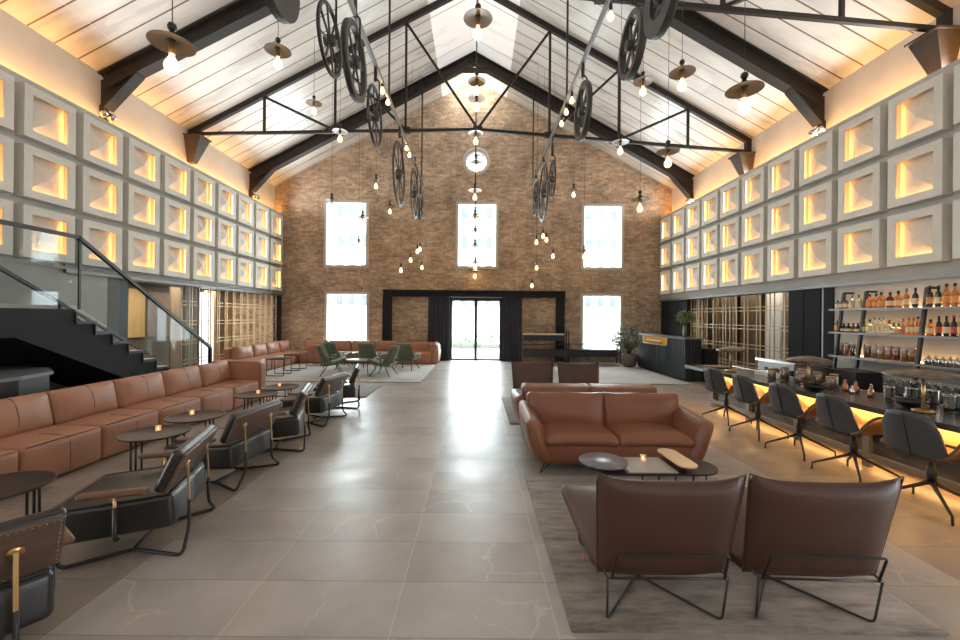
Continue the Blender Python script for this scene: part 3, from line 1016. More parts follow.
# ------------------------------------------------------------------ hanging wheels on their bars
def wheel(x, y, z, dia, style, lab, top):
    """belt wheel in the plane x = const, hung by a rod from height top"""
    R = dia / 2
    t = thing('belt_wheel', lab, 'wheel', (x, y, z - R), 0, 'old belt wheels hung from the roof')
    Mx = Matrix.Translation((0, 0, R)) @ Matrix.Rotation(PI / 2, 4, 'Y')
    w = .018 if style == 'thin' else .04
    rim_in = {'thin': .90, 'thick': .82, 'sheave': .55}[style] * R
    m = MB()
    m.lathe([(rim_in, -w), (R * .985, -w), (R, -w * .5), (R * .965, 0), (R, w * .5), (R * .985, w), (rim_in, w), (rim_in, -w)], M=Mx, seg=40, smooth=False, cap=False)
    m.build('rim', IRON, t)
    h = MB().lathe([(.0, -.07), (R * .15, -.07), (R * .17, -.05), (R * .17, .05), (R * .15, .07), (0, .07)], M=Mx, seg=18)
    h.build('hub', IRON, t)
    n = 6 if style != 'thin' else 8
    for i in range(n):
        a = 2 * PI * i / n + .3
        ww = .022 if style == 'thin' else (.05 if style == 'thick' else .1)
        sp = MB().bar((0, math.cos(a) * R * .1, R + math.sin(a) * R * .1), (0, math.cos(a) * (rim_in + .01), R + math.sin(a) * (rim_in + .01)), ww, .02, (1, 0, 0))
        sp.build('spoke', IRON, t)
    hg = MB()
    hg.tube([(0, 0, R), (0.07, 0, R), (0.07, 0, R * 2 + .1), (0, 0, R * 2 + .18), (0, 0, top - (z - R))], .014, 6, round_r=.03)
    hg.tube([(0, 0, R * 2 + .12), (0, 0, R * 2 + .38)], .03, 8)
    hg.build('hanger', BLACK, t)
    return t
BARX, BARZ = 1.79, 5.98
for s, lab in ((-1, 'long flat steel bar hung along the stair side of the hall, carrying belt wheels'), (1, 'long flat steel bar hung along the bar side of the hall, carrying belt wheels')):
    X = s * BARX
    t = thing('hanging_bar', lab, 'steel bar', (X, 0, BARZ), 0, 'hanging wheel bars')
    MB().box(-.02, 3.2, -.05, .02, 13.5, .05).build('rail', BAR_GREY, t)
    for y in (4.6, 8.25, 13.2):
        MB().tube([(0, y, -.04), (0, y, roofz(X) - .36 - BARZ)], .022, 8).build('suspension_rod', BLACK, t)
        MB().box(-.06, y - .06, roofz(X) - .40 - BARZ, .06, y + .06, roofz(X) - .36 - BARZ).build('rod_plate', BLACK, t)
BARZT = BARZ - .04
wheel(-BARX, 3.62, 4.66, .80, 'sheave', 'solid cast iron belt wheel hanging above the twin lamps near the staircase', BARZT)
wheel(-BARX, 4.95, 4.92, .80, 'thin', 'thin spoked iron wheel beside the punched iron wheel, staircase side', BARZT)
wheel(-BARX, 5.95, 5.28, 1.06, 'thick', 'heavy rimmed iron wheel with broad spokes on the staircase side bar', BARZT)
wheel(-BARX, 7.15, 5.08, 1.0, 'thin', 'thin spoked iron wheel third along from the solid one, staircase side bar', BARZT)
wheel(-BARX, 9.4, 4.85, 1.45, 'thin', 'large thin rimmed wheel against the brick gable, staircase side bar', BARZT)
wheel(-BARX, 11.75, 5.1, 1.4, 'thin', 'large thin wheel next to the end rod of the staircase side bar', BARZT)
wheel(-BARX, 12.95, 5.0, .7, 'thick', 'small wheel at the very end of the staircase side bar', BARZT)
wheel(BARX, 4.0, 4.75, .72, 'sheave', 'solid punched iron belt wheel hanging on the bar side near the roof tie', BARZT)
wheel(BARX, 4.78, 4.78, .72, 'thick', 'iron wheel with eight broad spokes next to the solid wheel, bar side', BARZT)
wheel(BARX, 7.0, 5.12, .94, 'thick', 'heavy rimmed iron wheel before the middle roof truss, bar side', BARZT)
wheel(BARX, 9.8, 4.9, .88, 'thin', 'smaller thin wheel above the largest ones, bar side', BARZT)
wheel(BARX, 11.1, 4.95, 1.5, 'thin', 'largest thin rimmed wheel hanging low before the gable, bar side', BARZT)
wheel(BARX, 12.5, 5.2, 1.05, 'thin', 'thin wheel at the end of the bar side rail beside the suspension rod', BARZT)

# ------------------------------------------------------------------ pendant lamps
def make_pendant(kind):
    """origin at the centre of the disc shade"""
    t = thing('pendant_lamp', 'x', 'pendant lamp')
    if kind == 'disc':
        MB().lathe([(.02, .032), (.05, .03), (.18, -.006), (.183, -.012), (.178, -.012), (.05, .018), (.02, .02)], seg=28).build('disc_shade', SHADE, t)
        MB().lathe([(0, -.01), (.05, .028), (.058, .045), (.045, .07), (.022, .078), (.02, .12), (0, .12)], seg=16).build('shade_collar', BLACK, t)
        MB().lathe([(0, .105), (.03, .115), (.04, .14), (.03, .17), (0, .18)], seg=14).build('insulator_ball', BLACK, t)
        MB().lathe([(.026, -.10), (.028, -.09), (.028, .02), (.02, .03)], seg=14).build('socket', BRASS, t)
        zb, rb = -.10, .062
    else:
        MB().lathe([(.018, -.07), (.02, -.06), (.02, .0), (.008, .02)], seg=10).build('socket', BLACK, t)
        zb, rb = -.07, .036
    b = MB().lathe([(0, zb - rb * 2.9), (rb * .55, zb - rb * 2.7), (rb * .87, zb - rb * 2.35), (rb, zb - rb * 1.8), (rb * .88, zb - rb * 1.25), (rb * .55, zb - rb * .7), (rb * .36, zb - rb * .3), (rb * .34, zb)], seg=16).build('bulb', BULB_GLASS, t)
    f = MB().tube([(0, 0, zb - rb * .4), (rb * .3, 0, zb - rb * 1.0), (rb * .25, 0, zb - rb * 2.0), (0, 0, zb - rb * 2.3), (-rb * .25, 0, zb - rb * 2.0), (-rb * .3, 0, zb - rb * 1.0), (0, 0, zb - rb * .4)], rb * .16, 6)
    f.build('filament', FILAMENT, b)
    return t
SHADE = mat('bronze_disc_shade', (122, 114, 106), 0.35, metal=0.5)
pend_disc = make_pendant('disc')
pend_bulb = make_pendant('bulb')
used_p = {'disc': False, 'bulb': False}
def pendant(px, py, y, kind, lab, top=None, group='disc pendant lamps', sc=1.0):
    if top:
        y = abs(BARX * FPX / (px - 476))
    p = atY(px, py, y)
    if top:
        p.x = math.copysign(BARX, p.x)
    src = pend_disc if kind == 'disc' else pend_bulb
    if not used_p[kind]:
        used_p[kind] = True
        t = src
        t.location = p
        t['label'] = lab
        t['group'] = group
    else:
        t = dup(src, p, 0, lab, group)
        for c in [c for c in t.children if c.name.startswith('cord')]:
            bpy.data.objects.remove(c)
    t.scale = (sc, sc, sc)
    zt = (top if top else roofz(p.x) - .02) - p.z
    MB().tube([(0, 0, .02 if kind == 'bulb' else .17), (0, 0, zt / sc)], .0045 if kind == 'disc' else .002, 5).build('cord', BLACK, t)
    return t
def yd(w):
    return 150.0 / w
SP = 'on the staircase side'
BP = 'on the bar side'
for px, py, w, lab in (
    (172, 43, 41, 'largest disc pendant ' + SP + ', hanging before the first portal rafter'),
    (278, 50, 25, 'disc pendant ' + SP + ' hanging below the solid iron wheel'),
    (314, 103, 15.5, 'disc pendant ' + SP + ' crossing the middle truss tie, smaller one'),
    (340, 131, 15, 'disc pendant ' + SP + ' just under the truss tie beside the thin wheel'),
    (331.7, 200, 14, 'disc pendant ' + SP + ' over the upper window corner'),
    (376, 180, 12, 'disc pendant ' + SP + ' between upper window and large thin wheel, higher one'),
    (390, 206, 10.6, 'disc pendant ' + SP + ' half behind the large thin wheel'),
    (362.5, 217, 12.5, 'disc pendant ' + SP + ' before the upper window, upper of the pair'),
    (358.8, 241, 10.8, 'disc pendant ' + SP + ' before the upper window, lower of the pair'),
    (744.3, 89, 34, 'largest disc pendant ' + BP + ', hanging before the first portal rafter'),
    (682, 72, 25, 'disc pendant ' + BP + ' next to the largest one'),
    (643, 81, 19.5, 'disc pendant ' + BP + ' under the broad spoked wheel'),
    (668, 151, 22, 'disc pendant ' + BP + ' below the truss tie beside the gable slope'),
    (620.4, 142, 17, 'disc pendant ' + BP + ' hanging just under the truss tie post'),
    (640, 199, 17.5, 'disc pendant ' + BP + ' between upper window and coffers'),
    (573.6, 189, 11.2, 'disc pendant ' + BP + ' beside the upper window, before bare brick'),
    (584, 251, 10.8, 'disc pendant ' + BP + ' crossing the frame of the upper window'),
):
    pendant(px, py, yd(w), 'disc', lab)
n_ = 0
for px, py, w in ((478, 18, 29), (476.8, 81, 18.4), (476.5, 98, 17.6), (475.8, 133, 15.6), (476, 161, 14.6), (475, 190, 13.6), (475, 216, 12.4), (475.3, 230, 11.6), (475, 245, 11.0), (475.4, 262, 10.5), (475, 271, 10.2)):
    pendant(px, py, yd(w), 'disc', 'disc pendant in the line under the ridge, %s one down from the roof' % ORD[n_], group='centre line pendants')
    n_ += 1
# bare bulbs clipped beside the bars and hanging in clusters
n_ = 0
for px, py, y in ((380.3, 82, 8.0), (386, 94, 7.6), (405, 142, 10.2), (408, 149, 10.0)):
    pendant(px, py, y, 'bulb', 'small bare bulb beside the staircase side bar, %s along from the camera' % ORD[n_], group='bare bulbs at the bars', sc=1.3, top=BARZ)
    n_ += 1
n_ = 0
for px, py, y in ((608, 4, 5.2), (570, 92, 8.4), (564.5, 104, 8.9), (560, 116, 9.4)):
    pendant(px, py, y, 'bulb', 'small bare bulb beside the bar side rail, %s along from the camera' % ORD[n_], group='bare bulbs at the bars', sc=1.3, top=BARZ)
    n_ += 1
n_ = 0
for px, py, y in ((401, 264, 12), (410.7, 254, 12.4), (417.5, 245.5, 12.8), (420, 243.5, 13), (422, 262, 13.6)):
    pendant(px, py, y, 'bulb', 'small bare bulb in the low cluster on the staircase side, %s from the coffers' % ORD[n_], group='bare bulb cluster', sc=1.5)
    n_ += 1
n_ = 0
for px, py, y in ((536.5, 236, 12), (543.2, 230, 12.3), (546.5, 234, 12.6), (553, 250, 12.2), (536.6, 262, 12.8), (532, 280, 13.2)):
    pendant(px, py, y, 'bulb', 'small bare bulb in the low cluster on the bar side, %s of six' % ORD[n_], group='bare bulb cluster', sc=1.5)
    n_ += 1

# ------------------------------------------------------------------ rugs
def rug(x0, y0, x1, y1, m, lab):
    o = MB().rbox(((x0 + x1) / 2, (y0 + y1) / 2, .009), (x1 - x0, y1 - y0, .018), r=.008, n=2, k=2).build('rug', m)
    tag(o, lab, 'rug')
RUG1 = rug_mat('worn_taupe_rug', (78, 70, 64), (136, 124, 114), (166, 153, 142))
RUG2 = rug_mat('dark_grey_rug', (72, 70, 70), (110, 106, 102), (130, 126, 120))
RUG3 = rug_mat('pale_grey_rug', (150, 148, 144), (172, 170, 166), (188, 186, 182))
rug(.50, 2.08, 2.42, 4.11, RUG1, 'worn taupe rug under the two big brown chairs and coffee table')
rug(.52, 6.12, 2.62, 8.1, RUG2, 'dark grey rug between the back-facing sofa and two brown armchairs')
rug(2.45, 9.95, 5.24, 13.2, RUG3, 'pale grey rug before the fluted reception desk')
rug(-5.90, 9.9, -1.32, 13.58, RUG3, 'large pale grey rug under the green armchairs')
rug(-4.05, 8.05, -2.15, 9.6, RUG2, 'dark grey rug past the end of the long tan sofa')

# ------------------------------------------------------------------ big brown chairs
def make_sling_chair():
    """faces +Y, origin on the floor at the centre; back leans towards -Y"""
    t = thing('leather_lounge_chair', 'x', 'armchair')
    def warp_back(n, p):
        # n[2] runs bottom (-1) to top (1); flares at the top corners
        k = (n[2] + 1) / 2
        p = p.copy()
        p.x *= .93 + .10 * k
        e = max(0, abs(n[0]) - .55) / .45
        p.z += .035 * e * e * (1 if n[2] > 0 else -.2) * abs(n[2])
        p.y *= 1 - .55 * e * e - .25 * max(0, abs(n[2]) - .7) / .3
        p.y += -.05 * n[0] * n[0] * -1 * k * .4
        return p
    Mb = Matrix.Translation((0, -.40, .495)) @ Matrix.Rotation(math.radians(13), 4, 'X')
    b = MB().rbox((0, 0, 0), (.73, .10, .54), r=.05, bulge=(0, .025, 0), warp=warp_back, n=12, M=Mb)
    bk = b.build('backrest', LEATHER_BROWN, t)
    s = MB()
    for z in (-1, 1):
        pts = []
    # piping round the back cushion
    loop = []
    for i in range(41):
        a = i / 40
        q = a * 4
        if q < 1: nx, nz = -1 + 2 * q, 1
        elif q < 2: nx, nz = 1, 1 - 2 * (q - 1)
        elif q < 3: nx, nz = 1 - 2 * (q - 2), -1
        else: nx, nz = -1, -1 + 2 * (q - 3)
        nz_ = max(-.985, min(.985, nz))
        p = Vector((nx * .367, 0, nz_ * .27))
        p = warp_back((nx, 0, nz_), p)
        if not loop or (p - loop[-1]).length > 1e-3:
            loop.append(p)
    s.tube([Mb @ p for p in loop[:-1]], .006, 6, closed=True)
    s.build('piping', LEATHER_BROWN, bk)
    def warp_seat(n, p):
        p = p.copy()
        e = max(0, abs(n[0]) - .55) / .45
        p.z += .05 * e * e * (.3 + .7 * max(0, n[1]))
        p.z *= 1 - .3 * e
        p.x *= 1.0 + .05 * n[1]
        return p
    Ms = Matrix.Translation((0, .02, .30)) @ Matrix.Rotation(math.radians(8), 4, 'X')
    st = MB().rbox((0, 0, 0), (.76, .74, .13), r=.06, bulge=(0, 0, .03), warp=warp_seat, n=10, M=Ms)
    st.build('seat', LEATHER_BROWN, t)
    MB().box(-.402, -.30, .27, -.398, -.275, .29).build('leather_tag', mat('red_tag', (190, 90, 70), .6), t)
    f = MB()
    r = .0065
    # bracket on the back, legs, and crossing floor runners
    zb, yb = .245, -.40
    f.tube([(-.29, yb - .02, zb), (-.28, yb - .075, zb + .15), (.28, yb - .075, zb + .15), (.29, yb - .02, zb)], r, 6, round_r=.02)
    f.build('back_bracket', BLACK, t)
    fr = MB()
    fr.tube([(-.31, yb - .02, zb), (.31, yb - .02, zb)], r, 6)
    fr.tube([(-.31, yb - .02, zb), (-.31, .30, zb + .08)], r, 6)
    fr.tube([(.31, yb - .02, zb), (.31, .30, zb + .08)], r, 6)
    fr.build('seat_frame', BLACK, t)
    for sx in (-1, 1):
        MB().tube([(sx * .31, yb - .02, zb), (sx * .30, -.385, r), (-sx * .26, .33, r), (-sx * .31, .30, zb + .08)], r, 6, round_r=.03).build('wire_leg', BLACK, t)
    return t
ch = make_sling_chair()
ch.location = (1.0, 2.53, .018)
ch['label'] = 'dark brown lounge chair, back to the camera, standing toward the aisle on the taupe rug'
ch['group'] = 'low leather lounge chairs'
dup(ch, (1.80, 2.53, .018), math.radians(-2), 'dark brown lounge chair, back to the camera, standing toward the bar on the taupe rug', 'low leather lounge chairs')
for x, lab in ((1.03, 'toward the aisle'), (1.86, 'toward the bar')):
    dup(ch, (x, 7.0, .018), PI, 'dark brown leather lounge chair facing the camera behind the sofas, %s' % lab, 'low leather lounge chairs')

# ------------------------------------------------------------------ cognac sofas
def make_sofa(m):
    """faces -Y, origin floor centre"""
    t = thing('two_seat_sofa', 'x', 'sofa')
    W = 1.84
    MB().rbox((0, .0, .215), (W - .26, .80, .24), r=.05, bulge=(0, .01, 0), n=6).build('base', m, t)
    def ws(n, p):
        p = p.copy()
        p.z += -.02 * (abs(n[0]) ** 3)
        return p
    for sx in (-1, 1):
        c = MB().rbox((sx * .39, -.06, .345), (.79, .74, .12), r=.055, bulge=(0, .01, .035), n=8, warp=ws).build('seat_cushion', m, t)
        MB().tube([(sx * .39 - .37, -.432, .315), (sx * .39 - .2, -.438, .325), (sx * .39 + .2, -.438, .325), (sx * .39 + .37, -.432, .315)], .004, 5).build('seam', SEAM, c)
        Mb = Matrix.Translation((sx * .43, .19, .50)) @ Matrix.Rotation(math.radians(-9), 4, 'X')
        def wb(n, p, sx=sx):
            p = p.copy()
            k = (n[2] + 1) / 2
            e = max(0, abs(n[0]) - .7) / .3
            p.z += .02 * e * k
            p.y *= 1 - .25 * e
            p.x *= 1 + .02 * k
            return p
        b = MB().rbox((0, 0, 0), (.87, .27, .44), r=.06, bulge=(0, .05, .01), n=8, M=Mb, warp=wb).build('back_cushion', m, t)
        MB().tube([Mb @ Vector((-.40, -.08, .215)), Mb @ Vector((0, -.08, .226)), Mb @ Vector((.40, -.08, .215))], .005, 5).build('seam', SEAM, b)
        # arm: leans outward, pillowy top
        def wa(n, p, sx=sx):
            p = p.copy()
            k = (n[2] + 1) / 2
            p.x += sx * (.135 * k ** .8 - .075)
            p.x *= 1 if abs(n[2]) < 2 else 1
            p.y += -.03 * k * (1 if n[1] < 0 else 0)
            p.z += .05 * k * (n[1] + 1) / 2
            return p
        a = MB().rbox((sx * .83, -.02, .335), (.15, .84, .45), r=.07, bulge=(.04, .03, .0), n=8, warp=wa).build('arm', m, t)
    # outer back shell
    Mo = Matrix.Translation((0, .40, .42)) @ Matrix.Rotation(math.radians(-8), 4, 'X')
    MB().rbox((0, 0, 0), (1.60, .07, .50), r=.03, n=6, M=Mo).build('back_shell', m, t)
    for sx in (-1, 1):
        for sy in (-1, 1):
            l = MB()
            x, y = sx * .76, sy * .33
            l.tube([(x - sx * .02, y, .12), (x + sx * .05, y + sy * .06, .008), (x - sx * .10, y, .12)], .006, 6, round_r=.012)
            l.build('leg', BLACK, t)
    return t
so = make_sofa(LEATHER_COGNAC)
so.location = (1.475, 4.58, .0)
so['label'] = 'cognac leather two seat sofa facing the camera before the coffee table'
so['group'] = 'cognac sofas'
dup(so, (1.47, 5.56, .0), PI, 'cognac leather two seat sofa standing back to back behind the other one', 'cognac sofas')

# ------------------------------------------------------------------ coffee table with its disc and tray
t = thing('coffee_table', 'low black coffee table with a rounded oblong marble top between sofa and brown chairs', 'coffee table', (1.56, 3.64, .018))
def stadium(L, Wd, n=14):
    r = Wd / 2
    pts = []
    for i in range(n + 1):
        a = -PI / 2 + PI * i / n
        pts.append((L / 2 - r + r * math.cos(a), r * math.sin(a)))
    for i in range(n + 1):
        a = PI / 2 + PI * i / n
        pts.append((-L / 2 + r + r * math.cos(a), r * math.sin(a)))
    return pts
MB().prism(list(reversed(stadium(1.14, .42))), .265, .283).build('table_top', BLACK, t)
MB().prism(list(reversed([(max(-.25, min(.16, x)), y * .9) for x, y in stadium(1.1, .42)])), .283, .286).build('marble_inlay', MARBLE_WHITE, t)
for x, y in ((-.42, -.12), (-.42, .12), (.30, -.15), (.44, -.10), (.30, .15), (.44, .10), (0, -.17), (0, .17)):
    MB().tube([(x, y, .006), (x, y, .268)], .0065, 6).build('leg', BLACK, t)
MB().tube([(-.42, -.12, .008), (-.42, .12, .008), (.44, .10, .008), (.44, -.10, .008)], .005, 6, closed=True).build('floor_ring', BLACK, t)
ds = MB().lathe([(0, .325), (.20, .325), (.206, .33), (.206, .342), (.20, .346), (0, .346)], seg=36).build('stone_disc', GREY_STONE, t, loc=(-.44, -.06, 0))
MB().tube([(-.44, -.06, .28), (-.44, -.06, .33)], .01, 8).build('disc_stem', BLACK, t)
tr = MB().prism(list(reversed(stadium(.50, .17))), .335, .347).build('brass_ledge', CREAM_BRASS, t, loc=(.24, .02, 0), rot=(0, 0, math.radians(92)))
MB().tube([(.24, -.13, .28), (.24, -.13, .336)], .007, 6).build('ledge_stem', BLACK, t)
def make_tealight():
    t = thing('tealight_holder', 'x', 'candle')
    MB().lathe([(0, .0), (.026, 0), (.032, .01), (.034, .07), (.031, .07), (.029, .012), (0, .010)], seg=18).build('glass_cup', CUP, t)
    MB().lathe([(0, .012), (.026, .012), (.026, .03), (0, .03)], seg=14).build('wax', WAX, t)
    MB().lathe([(0, .03), (.007, .036), (.005, .05), (0, .06)], seg=8).build('flame', FLAME, t)
    return t
CUP = mat('frosted_warm_glass', (240, 214, 178), 0.3, alpha=.55)
WAX = emit('glowing_wax', (255, 220, 170), 1.6, False)
tl = make_tealight()
tl.scale = (.8, .8, .8)
p = at(643, 461, .305)
tl.location = p
tl['label'] = 'lit tealight in a frosted glass on the marble coffee table'
tl['group'] = 'lit tealights'

# ------------------------------------------------------------------ long tan module sofas
def sofa_module(y0, y1, xf, xb, arm=False):
    """seat along +Y, front at xf, back at xb (front faces +X): returns nothing, adds parts"""
def make_module(L=.8, D=.95):
    """faces +X, width L along Y, origin floor centre-front edge at x=0"""
    t = thing('sofa_module', 'x', 'sofa module')
    def ws(n, p):
        return p
    b = MB().rbox((-D / 2, 0, .20), (D, L - .01, .38), r=.045, bulge=(.02, .005, .015), n=8).build('seat', LEATHER_TAN, t)
    MB().tube([(-.012, -L / 2 + .04, .379), (-.004, 0, .386), (-.012, L / 2 - .04, .379)], .0045, 5).tube([(.013, .02, .05), (.0215, .02, .2), (.013, .02, .32), (-.006, .02, .384), (-.1, .02, .398), (-.3, .02, .405)], .003, 5).build('seam', SEAM, b)
    Mb = Matrix.Translation((-D + .32, 0, .55)) @ Matrix.Rotation(math.radians(-8), 4, 'Y')
    def wb(n, p):
        p = p.copy()
        e = max(0, abs(n[1]) - .75) / .25
        k = (n[2] + 1) / 2
        p.x *= 1 - .3 * e * k
        p.z += .018 * e * k
        return p
    c = MB().rbox((0, 0, 0), (.22, L - .02, .38), r=.06, bulge=(.045, .005, .01), n=8, M=Mb, warp=wb).build('back_cushion', LEATHER_TAN, t)
    MB().tube([Mb @ Vector(q) for q in ((.122, 0, -.15), (.147, 0, -.08), (.157, 0, 0), (.149, 0, .08), (.132, 0, .13), (.106, 0, .179), (.05, 0, .199), (0, 0, .203))], .0035, 5).build('seam', SEAM, c)
    MB().rbox((-D + .11, 0, .35), (.2, L - .01, .66), r=.05, n=5).build('back_frame', LEATHER_TAN, t)
    return t
mod = make_module()
XFR = -4.03
G1 = 'long tan sofa modules'
mod.location = (XFR, 7.25, 0)
mod['label'] = 'tan leather module of the long sofa, the one against the high end arm'
mod['group'] = G1
for i, w in enumerate(['second', 'third', 'fourth', 'fifth', 'sixth', 'seventh']):
    dup(mod, (XFR, 6.45 - .8 * i, 0), 0, 'tan leather module of the long sofa, %s from its high end arm' % w, G1)
MB_ = MB().rbox((-.475, 0, .37), (.95, .24, .72), r=.05, bulge=(.01, .02, .02), n=8)
ar = thing('sofa_end_arm', 'tan leather block arm closing the long sofa toward the brick wall', 'sofa arm', (XFR, 7.785, 0))
a_ = MB_.build('arm_block', LEATHER_TAN, ar)
MB().tube([(-.9, -.115, .71), (-.03, -.115, .71), (-.0, -.115, .66), (.0, -.115, .04)], .005, 5, round_r=.03).build('piping', SEAM, ar)
# corner sofa by the brick wall
G2 = 'corner sofa modules by the brick wall'
XF2 = -5.92
for i in range(3):
    dup(mod, (XF2, 13.1 - .8 * i, 0), 0, 'tan leather module of the corner sofa along the screen, %s from the corner' % ORD[i], G2)
dup(mod, (XF2 - .0, 13.9, 0), 0, 'tan leather corner module where screen and brick wall meet', G2)
for i in range(4):
    dup(mod, (XF2 + .42 + .8 * i, 13.62, 0), -PI / 2, 'tan leather module of the corner sofa under the brick wall, %s from the corner' % ORD[i], G2)
cs = thing('curved_end_sofa', 'tan leather sofa with a rounded end arm closing the row beside the entrance curtain', 'sofa', (-2.0, 13.62, 0))
MB().rbox((-.08, .45, .20), (1.24, .9, .38), r=.05, bulge=(0, .01, .01), n=6).build('seat', LEATHER_TAN, cs)
MB().rbox((-.08, .78, .50), (1.24, .24, .42), r=.08, bulge=(0, .03, 0), n=6).build('backrest', LEATHER_TAN, cs)
MB().rbox((.62, .42, .37), (.24, .92, .72), r=.11, bulge=(.06, .03, 0), n=6).build('arm', LEATHER_TAN, cs)
MB().box(-.2, .645, .39, -.19, .66, .69).build('seam', SEAM, cs)

# ------------------------------------------------------------------ round dark tables
def make_round_table():
    t = thing('round_table', 'x', 'side table')
    MB().lathe([(0, .405), (.26, .405), (.292, .415), (.30, .428), (.292, .428), (.28, .42), (0, .42)], seg=40).build('table_top', ESPRESSO, t)
    for k in range(2):
        a0 = PI / 2 + k * PI
        for da in (-.22, 0, .22):
            x, y = .235 * math.cos(a0 + da), .235 * math.sin(a0 + da)
            MB().tube([(x, y, .008), (x, y, .41)], .009, 6).build('leg', BLACK, t)
    MB().tube([(.235 * math.cos(PI / 2 - .22), .235 * math.sin(PI / 2 - .22), .01), (.1, 0, .01), (.235 * math.cos(-PI / 2 + .22), .235 * math.sin(-PI / 2 + .22), .01)], .008, 6, round_r=.05).build('floor_bar', BLACK, t)
    return t
rt = make_round_table()
GT = 'round dark tables before the long sofa'
spots = [(-3.18, 4.08, 'round dark table with a tealight, closest whole one before the long sofa'),
         (-3.24, 4.75, 'round dark table with a tealight, touching the first one before the long sofa'),
         (-3.26, 6.10, 'round dark table beside the end module, closer one of that pair'),
         (-3.20, 6.74, 'round dark table beside the end module, further one of that pair'),
         (-3.24, 2.76, 'round dark table cut by the picture edge before the long sofa')]
for i, (x, y, lab) in enumerate(spots):
    if i == 0:
        rt.location = (x, y, 0)
        rt['label'] = lab
        rt['group'] = GT
    else:
        dup(rt, (x, y, 0), random.uniform(-.3, .3), lab, GT)
for x, y, w in ((-3.2, 4.14, 'first'), (-3.33, 4.82, 'second'), (-3.26, 6.15, 'third'), (-3.25, 6.8, 'fourth')):
    dup(tl, (x, y, .42), 0, 'lit tealight on the %s round dark table counted from the camera' % w, 'lit tealights')

# ------------------------------------------------------------------ black lounge chairs
def make_club_chair():
    """faces -X, origin floor centre; width along Y"""
    t = thing('black_lounge_chair', 'x', 'armchair')
    Ms = Matrix.Rotation(math.radians(-4), 4, 'Y')
    s = MB().rbox((-.02, 0, .285), (.68, .66, .22), r=.035, bulge=(.005, .005, .012), n=6, M=Ms).build('seat', LEATHER_BLACK, t)
    pp = MB()
    for z in (.395,):
        pp.tube([Ms @ Vector(q) for q in ((-.35, -.32, z), (.31, -.32, z), (.31, .32, z), (-.35, .32, z))], .005, 5, closed=True, round_r=.03)
    pp.build('piping', LEATHER_BLACK, s)
    # backrest: tilted slab, leather before a wooden shell with studs
    Mb = Matrix.Translation((.30, 0, .56)) @ Matrix.Rotation(math.radians(24), 4, 'Y')
    b = MB().rbox((-.025, 0, 0), (.065, .72, .29), r=.028, bulge=(.012, 0, 0), n=6, M=Mb).build('backrest', LEATHER_BLACK, t)
    MB().rbox((.016, 0, 0), (.02, .70, .27), r=.006, n=2, k=2, M=Mb).build('wooden_back_panel', WALNUT_DARK, t)
    st = MB()
    for i in range(30):
        for z in (-.125, .125):
            y = -.335 + .67 * i / 29
            st.lathe([(.0, 0), (.0035, .0), (.002, .003), (0, .0035)], seg=5, M=Mb @ Matrix.Translation((.026, y, z)) @ Matrix.Rotation(PI / 2, 4, 'Y'))
    for i in range(9):
        for y in (-.335, .335):
            st.lathe([(.0, 0), (.0035, .0), (.002, .003), (0, .0035)], seg=5, M=Mb @ Matrix.Translation((.026, y, -.10 + .2 * i / 8)) @ Matrix.Rotation(PI / 2, 4, 'Y'))
    st.build('stud_border', STAINLESS, t)
    for sy in (-1, 1):
        y = sy * .20
        q = Mb @ Vector((.03, y, .02))
        sup = MB().bar((q.x + .004, y, q.z), (.352, y, .30), .017, .010, (1, 0, 0))
        sup.lathe([(0, -.006), (.028, -.006), (.028, .006), (0, .006)], seg=16, M=Mb @ Matrix.Translation((.03, y, .02)) @ Matrix.Rotation(PI / 2, 4, 'Y'))
        sup.build('brass_support', BRASS, t)
        # arm on a brass pin
        a = MB().rbox((.0, sy * .385, .475), (.36, .07, .035), r=.016, n=4)
        a.build('armrest', WALNUT, t)
        MB().tube([(.0, sy * .365, .30), (.0, sy * .365, .465)], .010, 8).build('arm_pin', BRASS, t)
        MB().tube([(.0, sy * .365, .38), (.0, sy * .365, .17), (.0, sy * .33, .165)], .013, 8, round_r=.02).build('arm_bracket', BLACK, t)
        # tube sled: front corner down, in to the middle, out to the rear corner and up the back
        r = .0115
        MB().tube([(-.30, sy * .30, .23), (-.32, sy * .31, r), (.02, sy * .17, r), (.36, sy * .345, r), (.352, sy * .20, .14), (.352, sy * .20, .32)], r, 8, round_r=.05).build('sled_leg', BLACK, t)
    MB().tube([(.02, -.17, .0115), (.02, .17, .0115)], .010, 6).build('cross_bar', BLACK, t)
    return t
cc = make_club_chair()
GC = 'black lounge chairs facing the long sofa'
D2R = math.radians
for i, (x, y, r, lab) in enumerate([
    (-2.37, 2.93, 17, 'black lounge chair seen whole, its brown armrest above the seat, second from the camera'),
    (-2.37, 1.80, -35, 'black lounge chair cut by the picture edge, showing its studded wooden back'),
    (-2.47, 4.07, -6, 'black leather lounge chair, third along the aisle, wooden back to the aisle'),
    (-2.44, 5.03, 16, 'black leather lounge chair, fourth along the aisle, seen side on'),
    (-2.45, 6.25, -9, 'black leather lounge chair, fifth along the aisle, wooden back to the aisle'),
    (-2.44, 7.3, 14, 'black leather lounge chair, last along the aisle before the grey rug')]):
    if i == 0:
        cc.location = (x, y, 0)
        cc.rotation_euler = (0, 0, D2R(r))
        cc['label'] = lab
        cc['group'] = GC
    else:
        dup(cc, (x, y, 0), D2R(r), lab, GC)

